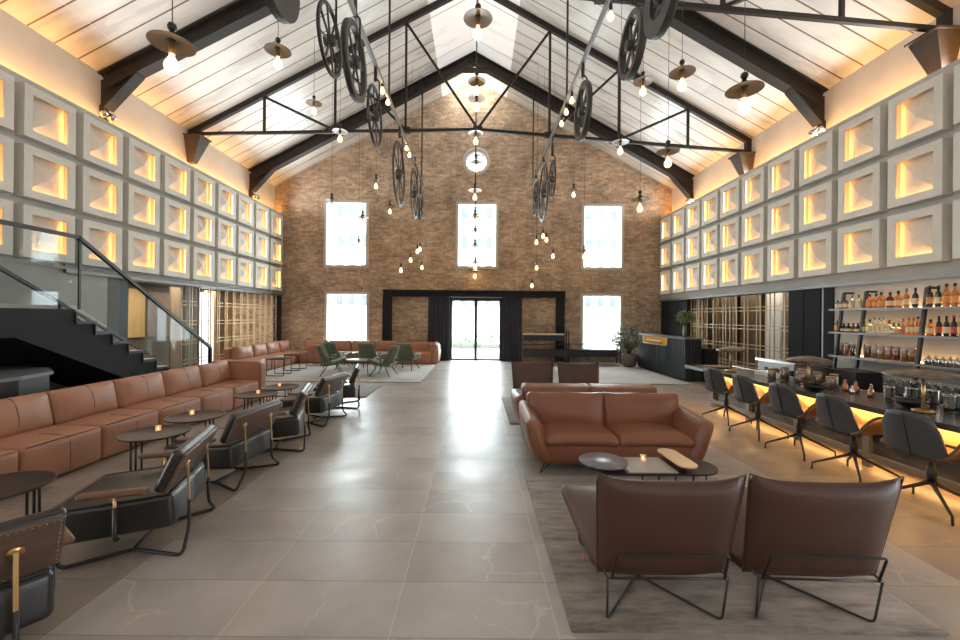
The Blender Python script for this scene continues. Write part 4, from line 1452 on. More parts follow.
# ------------------------------------------------------------------ green armchairs and white tables
def make_green_chair():
    """faces +X"""
    t = thing('green_armchair', 'x', 'armchair')
    def back(u, v):
        y = (u - .5) * (.56 - .10 * v)
        return (-.20 - .20 * v + .18 * (2 * (u - .5)) ** 2 * (1 - .3 * v), y, .30 + .50 * v)
    MB().sheet(back, 10, 6, .045).build('backrest', GREEN, t)
    def seat(u, v):
        y = (u - .5) * .58
        return (-.24 + .60 * v, y, .28 + .13 * v + .05 * (2 * (u - .5)) ** 2 - .05 * math.sin(PI * v))
    MB().sheet(seat, 8, 8, .07).build('seat', GREEN, t)
    for sy in (-1, 1):
        MB().rbox((-.02, sy * .33, .50), (.28, .05, .025), r=.012, n=3).build('armrest', WALNUT, t)
        MB().tube([(.0, sy * .27, .32), (-.02, sy * .33, .49)], .01, 6).build('arm_post', BLACK, t)
        MB().tube([(.12, sy * .18, .30), (.30, sy * .28, .006)], .011, 6).build('leg', BLACK, t)
        MB().tube([(-.08, sy * .18, .28), (-.26, sy * .28, .006)], .011, 6).build('leg', BLACK, t)
    return t
gc = make_green_chair()
GG = 'green armchairs on the pale rug'
for i, (x, y, r, lab) in enumerate([
    (-3.85, 10.95, 15, 'sage green armchair facing the white table, back toward the screens'),
    (-2.42, 10.9, 170, 'sage green armchair facing the white table, back toward the aisle'),
    (-4.2, 12.35, 60, 'sage green armchair seen from behind, between screens and sofa'),
    (-3.15, 12.1, 85, 'sage green armchair seen from behind, in the middle of the group'),
    (-2.05, 12.2, 75, 'sage green armchair seen from behind, beside the aisle')]):
    if i == 0:
        gc.location = (x, y, .018)
        gc.rotation_euler = (0, 0, D2R(r))
        gc['label'] = lab
        gc['group'] = GG
    else:
        dup(gc, (x, y, .018), D2R(r), lab, GG)
def make_white_table():
    t = thing('round_lounge_table', 'x', 'coffee table')
    MB().lathe([(0, .395), (.32, .395), (.335, .405), (.335, .415), (0, .415)], seg=32).build('table_top', MARBLE_WHITE, t)
    for k in range(3):
        a = k * 2 * PI / 3 + .4
        MB().tube([(.2 * math.cos(a), .2 * math.sin(a), .40), (.23 * math.cos(a), .23 * math.sin(a), .006)], .011, 6).build('leg', BLACK, t)
    return t
wt = make_white_table()
wt.location = (-3.12, 11.0, .018)
wt['label'] = 'round pale marble table between the two facing green armchairs'
wt['group'] = 'pale round tables'
dup(wt, (-3.95, 13.05, .018), .5, 'round pale marble table before the corner sofa, closer to the screens', 'pale round tables')
dup(wt, (-2.95, 13.05, .018), .9, 'round pale marble table before the corner sofa, closer to the aisle', 'pale round tables')

# small square sled tables by the corner sofa
def make_square_table():
    t = thing('square_side_table', 'x', 'side table')
    MB().box(-.24, -.24, .43, .24, .24, .45).build('table_top', ESPRESSO, t)
    for s in (-1, 1):
        MB().tube([(-.22, s * .22, .43), (-.22, s * .22, .01), (.22, s * .22, .01), (.22, s * .22, .43)], .010, 6, round_r=.03).build('sled_leg', BLACK, t)
    return t
sq = make_square_table()
for i, (x, y, w) in enumerate([(-5.2, 10.85, 'closest to the camera'), (-5.25, 11.95, 'middle one'), (-5.05, 13.1, 'closest to the brick wall')]):
    lab = 'small dark square sled table before the corner sofa, ' + w
    if i == 0:
        sq.location = (x, y, .018)
        sq['label'] = lab
        sq['group'] = 'square sled tables'
    else:
        dup(sq, (x, y, .018), 0, lab, 'square sled tables')

# ------------------------------------------------------------------ staircase
XS = -5.62
st = thing('staircase', 'black steel staircase with a landing and glass balustrade beside the concrete wall', 'staircase', (0, 0, 0))
NR, RISE, RUN, YT, ZL = 10, .166, .29, 5.75, 1.66
XW = SL + .004
land = MB().box(XW, 2.5, ZL - .05, XS, YT, ZL)
land.build('landing', BLACK_MATT, st)
for i in range(NR - 1):
    z = ZL - RISE * (i + 1)
    y = YT + RUN * i
    MB().box(XW, y, z - .04, XS + .02, y + RUN + .02, z).box(XW, y - .005, z, XS + .02, y + .012, z + RISE - .04).build('step', BLACK, st)
# side stringer with the sawtooth top
poly = [(2.5, ZL - .05), (YT, ZL - .05)]
for i in range(NR - 1):
    z = ZL - RISE * (i + 1)
    y = YT + RUN * i
    poly += [(y, z - .02), (y + RUN, z - .02)]
poly += [(YT + RUN * (NR - 1), 0), (YT + RUN * (NR - 1) - .55, 0), (YT - .75, ZL - .36), (2.5, ZL - .36)]
MB().prism(poly, XS - .03, XS, 'x').build('stringer', BLACK_MATT, st)
MB().prism([(p[0], p[1]) for p in poly], XW, XW + .03, 'x').build('stringer', BLACK_MATT, st)
# dark closed underside
MB().prism([(2.5, ZL - .06), (YT - .02, ZL - .06), (YT + RUN * 9 - .35, .02), (YT + RUN * 9 - .5, .02), (YT - .75, ZL - .34), (2.5, ZL - .34)], XW + .03, XS - .03, 'x').build('soffit', BLACK_MATT, st)
YE = YT + RUN * 9 + .35
pr = [(2.5, ZL + 1.02), (5.82, ZL + 1.02), (YE, .90)]
MB().bar((XS - .015, pr[0][0], pr[0][1]), (XS - .015, pr[1][0], pr[1][1]), .05, .05).bar((XS - .015, pr[1][0] - .02, pr[1][1]), (XS - .015, pr[2][0], pr[2][1]), .05, .05).bar((XS - .015, YE, .9), (XS - .015, YE, .0), .05, .05, (0, 1, 0)).build('handrail', BLACK, st)
MB().prism([(2.5, ZL + .05), (5.80, ZL + .05), (5.80, ZL + .99), (2.5, ZL + .99)], XS - .02, XS - .008, 'x').build('glass_panel', GLASS_RAIL, st)
MB().prism([(5.83, ZL + .02), (YE - .35, .12), (YE - .03, .12), (YE - .03, .89), (5.83, ZL + .98)], XS - .02, XS - .008, 'x').build('glass_panel', GLASS_RAIL, st)
MB().bar((XS - .014, 5.82, ZL), (XS - .014, 5.82, ZL + 1.0), .02, .03, (0, 1, 0)).build('glass_post', BLACK, st)
MB().bar((XW + .1, 4.6, 3.02), (XW + .1, 6.9, 1.72 + .02), .05, .05).bar((XW + .1, 6.9, 1.74), (XW + .1, YE, .75), .04, .04).bar((XW + .1, 6.85, 1.1), (XW + .1, 6.85, 1.74), .04, .04, (0, 1, 0)).build('inner_handrail', BLACK, st)

cb = thing('under_stair_counter', 'glossy black counter with a grey top tucked under the stair landing behind the sofa', 'counter', (-6.1, 4.65, 0))
MB().prism([(-.95, -1.6), (.75, -1.6), (.85, -1.45), (.92, .0), (.80, .45), (.45, .75), (-.1, .9), (-.95, .9)], 0, .84, 'z').build('body', BLACK, cb)
MB().prism([(-.95, -1.63), (.78, -1.63), (.88, -1.46), (.95, .0), (.83, .47), (.46, .78), (-.1, .93), (-.95, .93)], .84, .88, 'z').build('counter_top', mat('grey_gloss_top', (120, 124, 130), .25), cb)

# stair side lobby: column, posts, timber panels, bright slot
struct('pillar_1', MB().box(SL - .25, 7.87, 0, SL - .02, 8.12, 2.3), mat('grey_plaster_pier', (110, 108, 104), .7))
struct('trim_3', MB().box(SL - .2, 8.14, 0, SL - .04, 8.34, 2.3), BLACK)
pn = thing('timber_wall_panel', 'warm tan timber wall panel behind the staircase glass, closer to the concrete wall', 'wall panel', (-9.47, 11.4, 0), 0, 'timber wall panels')
MB().box(0, -.28, .95, .04, .28, 2.3).build('panel', WOOD_TAN, pn)
pn2 = thing('timber_wall_panel', 'taupe timber wall panel behind the staircase glass, beside the dark gap', 'wall panel', (-9.47, 12.2, 0), 0, 'timber wall panels')
MB().box(0, -.42, .95, .04, .42, 2.25).build('panel', WOOD_BROWN, pn2)
# lobby partition right behind the lattice
struct('partition_1', MB().box(-7.3, 10.15, 0, -7.2, 10.6, 2.5), mat('grey_lobby_curtain', (150, 150, 150), .8))
bw = MB()
tag(MB().box(-8.6, 12.75, 0, -8.55, 13.35, 2.3).build('lit_lobby_window', emit('daylit_window', (235, 240, 255), 1.5)), 'bright narrow window glimpsed behind the gold lattice by the stairs', 'window')
for i in range(4):
    o = MB()
    y0 = (11.9, 13.4, 14.1, 14.5)[i]
    tag(MB().box(-8.9, y0, 0, -8.85, y0 + (.6, .55, .35, .35)[i], 2.4).build('timber_screen_panel', WOOD_TAN if i % 2 else WOOD_BROWN), 'timber panel behind the gold lattice by the stairs, %s from the lobby' % ORD[i], 'wall panel', 'timber panels behind the lattice')

def lattice(x, ya, yb, ztop, lab, zs, ny):
    t = thing('brass_lattice_screen', lab, 'screen', (x, 0, 0), 0)
    n = 0
    for i in range(ny):
        y = ya + (yb - ya) * i / (ny - 1)
        off = .03 if i % 2 else -.03
        MB().box(off - .009, y - .011, 0, off + .009, y + .011, ztop).build('upright', BRASS_MATT, t)
        if i % 3 == 0:
            MB().box(off - .009 - .05, y + .05, 0, off + .009 - .05, y + .072, ztop).build('upright', BRASS_MATT, t)
    for z in zs:
        for dz in (-.045, .045):
            MB().box(-.01, ya, z + dz - .010, .01, yb, z + dz + .010).build('crossbar', BRASS_MATT, t)
    return t
lattice(-7.08, 9.9, 14.45, 2.3, 'brass lattice screen of thin rods along the corner sofa on the staircase side', [.45, .92, 1.40, 1.88], 26)
lattice(6.85, 8.92, 13.0, 2.22, 'brass lattice screen of thin rods behind the reception desk and bar end', [.45, .92, 1.40, 1.86], 19)
struct('trim_4', MB().box(SL - .12, 14.5, 0, SL + .0, 14.85, 2.3), BLACK)
struct('trim_5', MB().box(6.72, 13.05, 0, 6.9, YF - .02, 2.25), BLACK_MATT)
# panels behind the bar side lattice
for i, (y0, y1, m_, w) in enumerate(((8.9, 9.8, WOOD_BROWN, 'taupe'), (9.95, 10.7, WOOD_BROWN, 'taupe'), (10.78, 11.3, WHITE, 'white'), (11.6, 12.4, WOOD_BROWN, 'taupe'), (12.7, 13.4, WOOD_BROWN, 'taupe'), (13.6, 14.4, WOOD_BROWN, 'taupe'))):
    tag(MB().box(8.0, y0, 0, 8.06, y1, 2.45).build('wall_cladding', m_), '%s panel standing behind the brass lattice near the bar, %s from the bar' % (w, ORD[i]), 'wall panel', 'panels behind the bar side lattice')
# black doorway unit between lattice and bar shelves
bd = thing('black_cupboard', 'tall black cupboard doors between the brass lattice and the bottle shelves', 'cupboard', (6.74, 7.98, 0))
MB().box(0, 0, 0, .3, .86, 2.22).build('carcass', CUPBOARD, bd)
MB().box(-.02, .02, .02, 0, .42, 2.22).build('door', CUPBOARD, bd)
MB().box(-.02, .44, .02, 0, .84, 2.22).build('door', CUPBOARD, bd)
MB().box(-.02, -.05, 0, .0, -.01, 2.22).build('metal_edge', BAR_GREY, bd)

struct('trim_6', MB().box(6.71, 7.70, 0, 6.73, 7.92, 2.24), CUPBOARD)

# ------------------------------------------------------------------ reception
rd = thing('reception_desk', 'dark fluted reception desk with a lit brass niche beside the potted tree', 'reception desk', (5.33, 10.42, 0))
MB().box(.03, .03, .03, .42, 3.05, 1.07).build('body', NAVY, rd)
MB().box(-.01, -.01, 1.07, .45, 3.08, 1.11).build('counter_top', GREY_STONE, rd)
fl = MB()
for i in range(34):
    y = .02 + i * .09
    if .98 < y < 2.62:
        fl.box(0, y, .03, .03, y + .055, .84)
    else:
        fl.box(0, y, .03, .03, y + .055, 1.06)
for i in range(5):
    x = .03 + i * .082
    fl.box(x, 0, .03, x + .055, .03, 1.06)
fl.build('fluted_cladding', NAVY, rd)
MB().box(-.005, 1.0, .86, .02, 2.62, 1.06).build('niche_back', emit('lit_niche', (190, 136, 72), .35), rd)
MB().box(-.012, .97, .83, .03, 2.65, .865).box(-.012, .97, .83, .03, 1.0, 1.07).box(-.012, 2.62, .83, .03, 2.65, 1.07).build('niche_frame', BRASS, rd)
for i in range(7):
    MB().lathe([(0, 0), (.05, .01), (.07, .05), (.04, .10), (0, .11)], seg=10, c=(-.012, 1.3 + .17 * i, .87)).build('niche_ornament', BRASS, rd)
tag(MB().box(5.80, 10.36, 0, 6.12, 11.2, .84).build('service_counter', BLACK_MATT), 'plain black low counter beside the fluted reception desk', 'counter')

def leafy(pts_fn, n, m, name, parent, size=.06):
    v, f = [], []
    for i in range(n):
        p, r_ = pts_fn()
        a, b = random.uniform(0, 2 * PI), random.uniform(-.7, .9)
        d = Vector((math.cos(a) * math.cos(b), math.sin(a) * math.cos(b), math.sin(b)))
        s = d.cross(Vector((0, 0, 1))).normalized() * size * .38
        L = size * random.uniform(.8, 1.3)
        up = s.cross(d).normalized() * size * .12
        o = len(v)
        v += [p, p + d * L * .5 + s + up, p + d * L, p + d * L * .5 - s + up, p + d * L * .5 - up * .3]
        f += [(o, o + 1, o + 4), (o + 1, o + 2, o + 4), (o + 2, o + 3, o + 4), (o + 3, o, o + 4)]
    return MB().add(v, f, True).build(name, m, parent)
pp_ = at(628.5, 366)
tp = thing('potted_tree', 'grey-green bushy tree in a round clay pot between long table and reception desk', 'plant', (pp_.x - .07, pp_.y - .25, 0))
MB().lathe([(.14, 0), (.20, .05), (.245, .2), (.25, .32), (.23, .43), (.21, .44), (.205, .40), (0, .39)], seg=26).build('pot', POT, tp)
for k in range(6):
    a = k * 1.05
    e = (.35 * math.cos(a), .3 * math.sin(a), 1.0 + .08 * (k % 3))
    MB().tube([(.02 * math.cos(a), .02 * math.sin(a), .38), (e[0] * .35, e[1] * .35, .75), e], [.016, .011, .005], 6).build('stem', WALNUT, tp)
def cloud():
    while True:
        x, y, z = (random.uniform(-1, 1) for _ in range(3))
        if x * x + y * y + z * z < 1 and x * x + y * y + z * z > random.uniform(0, .6):
            return Vector((x * .50 - .08, y * .40, .92 + z * .40)), 0
leafy(cloud, 620, LEAF, 'foliage', tp, .095)
vz = thing('vase_plant', 'bright green cuttings in a grey vase on top of the reception desk', 'plant', (5.56, 10.9, 1.11))
MB().lathe([(.05, 0), (.055, .1), (.05, .28), (.04, .3), (.036, .28), (.04, .02), (0, .02)], seg=18).build('vase', BAR_GREY, vz)
for k in range(4):
    a = k * 1.6
    MB().tube([(0, 0, .2), (.05 * math.cos(a), .05 * math.sin(a), .4), (.15 * math.cos(a), .12 * math.sin(a), .6)], .004, 5).build('stem', LEAF_LIGHT, vz)
def cloud2():
    while True:
        x, y, z = (random.uniform(-1, 1) for _ in range(3))
        if x * x + y * y + z * z < 1:
            return Vector((x * .24, y * .2, .52 + z * .2)), 0
leafy(cloud2, 240, LEAF_LIGHT, 'foliage', vz, .07)

# furniture beside the doors
def px(x):
    return atY(x, 350, 14.3).x
hs = thing('metal_shelf', 'tall black metal rack with a brass top shelf beside the entrance doors', 'shelf', ((px(519.5) + px(567)) / 2, 14.25, 0))
w = (px(567) - px(519.5)) / 2
for sx in (-1, 1):
    for sy in (-1, 1):
        MB().box(sx * w - .015, sy * .18 - .015, 0, sx * w + .015, sy * .18 + .015, 1.14).build('post', BLACK, hs)
    MB().box(sx * w - .015, -.18, 1.11, sx * w + .015, .18, 1.14).build('rail', BLACK, hs)
MB().box(-w + .12, -.18, 1.0, w - .15, .18, 1.05).build('top_shelf', CREAM_BRASS, hs)
MB().box(-w + .12, -.16, .80, w - .15, .16, .99).build('drawer_box', NAVY, hs)
MB().box(-w, -.18, .66, w, .18, .68).build('shelf_board', BLACK, hs)
MB().box(-w + .1, -.16, .25, w, .16, .5).build('drawer_box', NAVY, hs)
lt2 = thing('long_console_table', 'long low console with a dark drawer band under the lower window by the potted tree', 'console table', ((px(568) + px(620)) / 2, 14.4, 0))
w2 = (px(620) - px(568)) / 2
MB().box(-w2, -.2, .68, w2, .2, .71).build('table_top', WALNUT_DARK, lt2)
MB().box(-w2 + .02, -.18, .25, w2 - .12, .18, .5).build('drawer_band', NAVY, lt2)
for sx in (-1, 1):
    for sy in (-1, 1):
        MB().box(sx * w2 * .985 - .015, sy * .18 - .015, 0, sx * w2 * .985 + .015, sy * .18 + .015, .68).build('leg', BLACK, lt2)

# ------------------------------------------------------------------ bar
bar = thing('bar_counter', 'long dark stone bar counter with an amber lit front, stools drawn up to it', 'bar counter', (0, 0, 0))
BZ = .76
MB().box(3.84, 2.2, BZ - .05, 4.62, 7.52, BZ).build('counter_top', BARTOP, bar)
MB().box(4.62, 2.2, BZ - .04, 4.66, 7.45, BZ + .005).build('steel_edge', STAINLESS, bar)
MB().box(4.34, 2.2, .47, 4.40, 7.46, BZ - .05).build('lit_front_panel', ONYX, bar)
MB().box(4.34, 2.2, .08, 4.60, 7.46, .40).build('stone_plinth', BARSTONE, bar)
MB().box(4.30, 2.2, .40, 4.62, 7.50, .47).build('mid_rail', BLACK, bar)
MB().box(4.28, 2.2, .10, 4.34, 7.50, .15).build('foot_rail', BAR_GREY, bar)
MB().box(4.60, 2.2, 0, 4.66, 7.46, BZ - .05).build('back_panel', BLACK_MATT, bar)
for k in range(6):
    y = 7.46 - k * .98
    MB().box(4.285, y - .06, 0.0, 4.335, y + .02, .42).build('frame_post', BAR_GREY, bar)
MB().box(4.30, 7.46, 0, 4.62, 7.50, BZ - .05).build('end_panel', BAR_GREY, bar)
MB().box(4.20, 2.2, BZ - .064, 4.24, 7.45, BZ - .052).build('led_strip', LED_BAR, bar)
MB().box(4.37, 2.2, .070, 4.39, 7.40, .082).build('led_strip', LED_FLOOR, bar)

# bar stools
def make_stool():
    """faces +X; origin floor centre"""
    t = thing('bar_chair', 'x', 'chair')
    def back(u, v):
        a = (u - .5) * 1.9
        wv = .22 * (1 - .12 * v - .25 * max(0, v - .75) / .25 * abs(2 * (u - .5)) ** 2)
        y = math.sin(a) / math.sin(.95) * wv
        return (-.19 - .10 * v + .11 * (1 - math.cos(a)), y, .46 + .375 * (v - .10 * abs(2 * (u - .5)) ** 3 * v))
    MB().sheet(back, 14, 9, .035).build('backrest', LEATHER_STOOL, t)
    sm = MB().tube([Vector(back(.5, v / 8)) + Vector((-.021, 0, 0)) for v in range(9)], .004, 5)
    sm.build('back_seam', BLACK, t)
    def seat(u, v):
        s = 2 * (u - .5)
        e = max(0, abs(s) - .55) / .45
        return (-.19 + .47 * v, s * .25 * (1 - .12 * v), .46 + .012 * v + (.19 * e ** 1.3) * (1 - .75 * abs(2 * v - 1.0) ** 2.0))
    MB().sheet(seat, 14, 9, .03).build('seat', STOOL_TAN, t)
    MB().tube([(0, 0, .45), (0, 0, .26), (0, 0, .2)], [.022, .022, .018], 12).lathe([(.03, .24), (.035, .30), (.028, .36), (.022, .37)], seg=14).build('column', BLACK, t)
    for k in range(4):
        a = PI / 4 + k * PI / 2 + .15
        c, s = math.cos(a), math.sin(a)
        MB().tube([(0, 0, .235), (.08 * c, .08 * s, .19), (.33 * c, .33 * s, .07), (.335 * c, .335 * s, .0)], [.02, .015, .010, .009], 8).build('leg', BLACK, t)
    return t
sl = make_stool()
for i, (x, y, r) in enumerate([(3.90, 3.50, 8), (3.90, 4.22, 2), (3.90, 4.93, 6), (3.92, 5.68, 4), (3.95, 6.45, 10)]):
    lab = 'charcoal swivel chair drawn up to the bar, %s in the row from the camera' % ORD[i]
    if i == 0:
        sl.location = (x, y, 0)
        sl.rotation_euler = (0, 0, D2R(r))
        sl['label'] = lab
        sl['group'] = 'charcoal chairs at the bar'
    else:
        dup(sl, (x, y, 0), D2R(r), lab, 'charcoal chairs at the bar')

# disc lamps on the bar
ml = None
def bar_lamp(x, y, D, lab):
    t = thing('bar_table_lamp', lab, 'table lamp', (x, y, BZ), 0, 'mushroom lamps on the bar')
    R = D / 2
    MB().lathe([(0, 0), (.075, 0), (.08, .01), (.078, .02), (.03, .028), (0, .03)], seg=24).build('base', BRASS, t)
    MB().tube([(0, 0, .02), (0, 0, .34)], .014, 12).build('stem', BRASS, t)
    MB().lathe([(.012, .318), (R * .6, .322), (R, .332), (R * 1.0, .340), (R * .85, .358), (R * .5, .380), (R * .2, .392), (0, .396)], seg=36).build('disc_shade', SHADE_BAR, t)
SHADE_BAR = mat('mottled_bronze_disc', (122, 116, 106), .3, metal=.6, rgb2=(70, 64, 58), scale=14)
bar_lamp(4.13, 3.78, .56, 'mushroom lamp with a mottled disc shade on the bar, closest to the camera')
bar_lamp(4.13, 5.08, .46, 'mushroom lamp with a mottled disc shade in the middle of the bar')
bar_lamp(4.12, 6.62, .42, 'mushroom lamp with a mottled disc shade at the reception end of the bar')

# things on the bar
COPPER = mat('copper', (190, 130, 100), .3, metal=.9)
NUTS = mat('amber_snack_fill', (190, 120, 60), .6, rgb2=(130, 72, 36), scale=60)
def jar(name, x, y, z, r, h, fill, lab, group, m=None, cat='jar', lid=BRASS):
    t = thing(name, lab, cat, (x, y, z), 0, group)
    MB().lathe([(r * .95, 0), (r, .006), (r, h * .86), (r * .85, h * .93), (r * .82, h * .93), (r * .96, h * .85), (r * .96, .01), (0, .008)], seg=16).build('glass', GLASSWARE, t)
    MB().lathe([(0, .01), (r * .92, .011), (r * .92, h * .82), (0, h * .84)], seg=14).build('contents', fill, t)
    MB().lathe([(0, h * .92), (r * .88, h * .92), (r * .88, h), (0, h)], seg=14).build('lid', lid, t)
    return t
n_ = 0
for x, y, r, h in ((4.06, 5.62, .05, .18), (4.22, 5.60, .055, .20), (4.32, 5.42, .055, .19), (4.20, 5.30, .05, .17), (4.36, 5.22, .055, .18), (4.46, 5.10, .05, .17), (4.34, 5.02, .045, .15)):
    jar('snack_jar', x, y, BZ, r, h, NUTS, 'clear jar of amber snacks on the bar by the middle lamp, %s from reception' % ORD[n_], 'snack jars on the bar')
    n_ += 1
for i, (x, y, r, h, mm, w) in enumerate(((4.38, 4.72, .03, .12, COPPER, 'copper'), (4.44, 4.60, .028, .11, STAINLESS, 'steel'), (4.34, 4.50, .03, .09, COPPER, 'copper'), (4.42, 4.40, .022, .13, STAINLESS, 'steel'), (4.50, 4.28, .02, .12, STAINLESS, 'steel'),
                                        (4.40, 4.88, .03, .12, COPPER, 'copper'), (4.30, 4.68, .025, .08, STAINLESS, 'steel'))):
    t = thing('bar_tool_cup', 'small %s bar vessel past the middle lamp, %s of the cluster' % (w, ORD[i]), 'cup', (x, y, BZ), 0, 'metal vessels on the bar')
    MB().lathe([(r * .8, 0), (r, .02), (r * .95, h * .6), (r * .5, h * .75), (r * .5, h), (0, h)], seg=14).build('body', mm, t)
    MB().lathe([(0, h), (r * .6, h), (r * .3, h + .015), (0, h + .02)], seg=12).build('cap', mm, t)
for x, y, lab in ((4.02, 4.86, 'black shallow bowl on the bar beside the middle lamp'), (4.22, 3.98, 'black shallow bowl on the bar beside the lamp closest to the camera')):
    t = tag(MB().lathe([(.04, 0), (.05, .006), (.10, .04), (.135, .075), (.128, .075), (.09, .045), (.03, .012), (0, .012)], seg=26).build('shallow_bowl', BLACK, None, loc=(x, y, BZ)), lab, 'bowl', 'black bowls on the bar')
SHK = ((4.22, 4.18), (4.36, 4.10), (4.45, 3.98), (4.30, 3.72), (4.40, 3.74))
for i, (x, y) in enumerate(SHK):
    t = thing('cocktail_shaker', 'polished steel shaker on the bar around the lamp closest to the camera, %s of five' % ORD[i], 'shaker', (x, y, BZ), 0, 'steel shakers')
    MB().lathe([(.03, 0), (.034, .01), (.044, .16), (.046, .165), (.040, .165), (.036, .02), (0, .02)], seg=18).build('cup', STAINLESS, t)
    MB().lathe([(.0455, .162), (.048, .165), (.0455, .168)], seg=18, cap=False).build('rim', STAINLESS, t)
t = thing('ice_bucket', 'clear ice bucket with a pale rim beside the steel shakers', 'bucket', (4.40, 3.55, BZ))
MB().lathe([(.06, 0), (.065, .01), (.085, .15), (.08, .15), (.06, .02), (0, .02)], seg=20).build('bowl', GLASSWARE, t)
MB().lathe([(.0, .02), (.06, .03), (.072, .11), (0, .12)], seg=14).build('ice', WHITE, t)
tag(MB().rbox((0, 0, .012), (.26, .34, .024), r=.01, n=2, k=2).build('serving_tray', WALNUT, None, loc=(4.2, 7.15, BZ)), 'brown wooden tray lying on the reception end of the bar', 'tray')
for i, (x, y, w) in enumerate(((4.42, 6.25, 'upper'), (4.38, 5.98, 'lower'))):
    t = thing('napkin_box', 'pale grey box of napkins on the bar behind the chairs, %s' % ('nearer reception' if i == 0 else 'nearer the jars'), 'box', (x, y, BZ), .2, 'napkin boxes')
    MB().box(-.09, -.11, 0, .09, .11, .05).build('box', WHITE, t)
    MB().box(-.08, -.10, .05, .08, .10, .056).build('napkins', MARBLE_WHITE, t)

# back bar
bc = thing('back_bar_cabinet', 'dark low back bar cabinet under the bottle shelves', 'cabinet', (0, 0, 0))
MB().box(6.02, 3.6, 0, 6.71, 7.40, .52).build('body', BLACK_MATT, bc)
MB().box(5.99, 3.6, .52, 6.71, 7.42, .56).build('worktop', BLACK, bc)
for k in range(5):
    MB().box(6.0, 3.65 + k * .75, .04, 6.02, 4.35 + k * .75, .5).build('door', BLACK, bc)
wk = thing('steel_work_station', 'stainless steel bartender station with a black undershelf behind the bar', 'work station', (5.25, 6.98, 0))
MB().box(-.25, -.55, .88, .35, .35, .92).build('worktop', STAINLESS, wk)
MB().box(-.22, -.50, 0, .32, .32, .88).build('body', mat('grey_steel_body', (150, 150, 150), .4, metal=.5), wk)
MB().box(-.26, -.50, .56, -.22, .10, .79).build('black_fridge_door', BLACK, wk)
sk = thing('steel_sink_unit', 'stainless steel sink bench running behind the bar counter', 'sink bench', (4.86, 4.4, 0))
MB().box(-.19, -1.4, .66, .20, 1.2, .70).build('worktop', STAINLESS, sk)
MB().box(-.17, -1.38, 0, .18, 1.18, .66).build('body', BLACK_MATT, sk)
tag(MB().box(5.42, 5.84, 0, 5.80, 6.34, .83).box(5.40, 5.82, .83, 5.82, 6.36, .86).build('black_bar_fridge', BLACK), 'black box fridge standing before the bottle shelves', 'fridge')

# shelves
sh = thing('bottle_shelf', 'wall shelves of grey boards on leaning black uprights holding the bottles', 'shelf', (0, 0, 0))
SHZ = (1.80, 1.39, .975)
for z in SHZ:
    MB().box(6.38, 3.9, z - .03, 6.69, 7.42, z).build('shelf_board', BAR_GREY, sh)
    MB().box(6.64, 3.95, z + .004, 6.67, 7.35, z + .014).build('led_strip', LED_SHELF, sh)
for y in (7.30, 6.88, 5.95, 4.6):
    MB().bar((6.36, y, .56), (6.55, y, 2.08), .04, .045, (1, 0, 0)).bar((6.54, y, 2.08), (6.715, y, 2.08), .035, .035).build('upright', BLACK, sh)

# bottles
AMBER = mat('amber_spirit', (214, 134, 56), .12, trans=.55, spec=.6)
DARKB = mat('dark_glass', (44, 28, 20), .12, spec=.6)
CLEARB = mat('clear_spirit', (214, 212, 200), .08, trans=.7)
GREENB = mat('green_spirit', (120, 160, 70), .12, trans=.6)
PINKB = mat('pink_spirit', (214, 140, 130), .15, trans=.6)
REDB = mat('red_spirit', (130, 30, 30), .15, trans=.4)
LAB_CREAM = mat('cream_label', (232, 210, 168), .6)
LAB_RED = mat('coral_label', (206, 96, 80), .6)
LAB_ORANGE = mat('orange_label', (222, 160, 90), .6)
CAPB = mat('black_cap', (34, 30, 30), .4)
CAPW = mat('silver_blue_cap', (120, 124, 160), .4)
CAPR = mat('red_cap', (190, 60, 56), .4)
CAPG = mat('green_cap', (110, 150, 50), .5)
cache = {}
def bottle(y, z, kind, glassm, labm, capm, lab, group, x=6.50, s=1.0):
    key = (kind, glassm.name, labm.name if labm else '', capm.name)
    if key not in cache:
        t = thing('spirit_bottle', lab, 'bottle', (x, y, z), 0, group)
        if kind == 'tall':
            pr_ = [(.0, 0), (.034, 0), (.036, .01), (.036, .17), (.03, .20), (.014, .225), (.013, .27)]
            zt, h0, h1, rr = .27, .05, .14, .0368
        elif kind == 'square':
            pr_ = [(.0, 0), (.042, 0), (.044, .01), (.044, .12), (.038, .145), (.014, .165), (.013, .19)]
            zt, h0, h1, rr = .19, .03, .10, .0448
        elif kind == 'squat':
            pr_ = [(.0, 0), (.046, 0), (.05, .012), (.05, .08), (.042, .11), (.015, .125), (.014, .145)]
            zt, h0, h1, rr = .145, .02, .07, .0508
        else:
            pr_ = [(.0, 0), (.04, 0), (.042, .01), (.042, .13), (.038, .135), (.0, .135)]
            zt, h0, h1, rr = .135, .03, .10, .0428
        MB().lathe(pr_, seg=14).build('bottle_glass', glassm, t)
        MB().lathe([(0, zt), (.017, zt), (.017, zt + .035), (0, zt + .037)], seg=10).build('cap', capm, t)
        if labm:
            MB().lathe([(rr, h0), (rr, h1)], seg=14, cap=False).build('paper_label', labm, t)
        cache[key] = t
    else:
        t = dup(cache[key], (x, y, z), 0, lab, group)
    t.scale = (s, s, s)
    return t
def yx(pxx, X=6.50):
    return X * FPX / (pxx - 476 - .6)
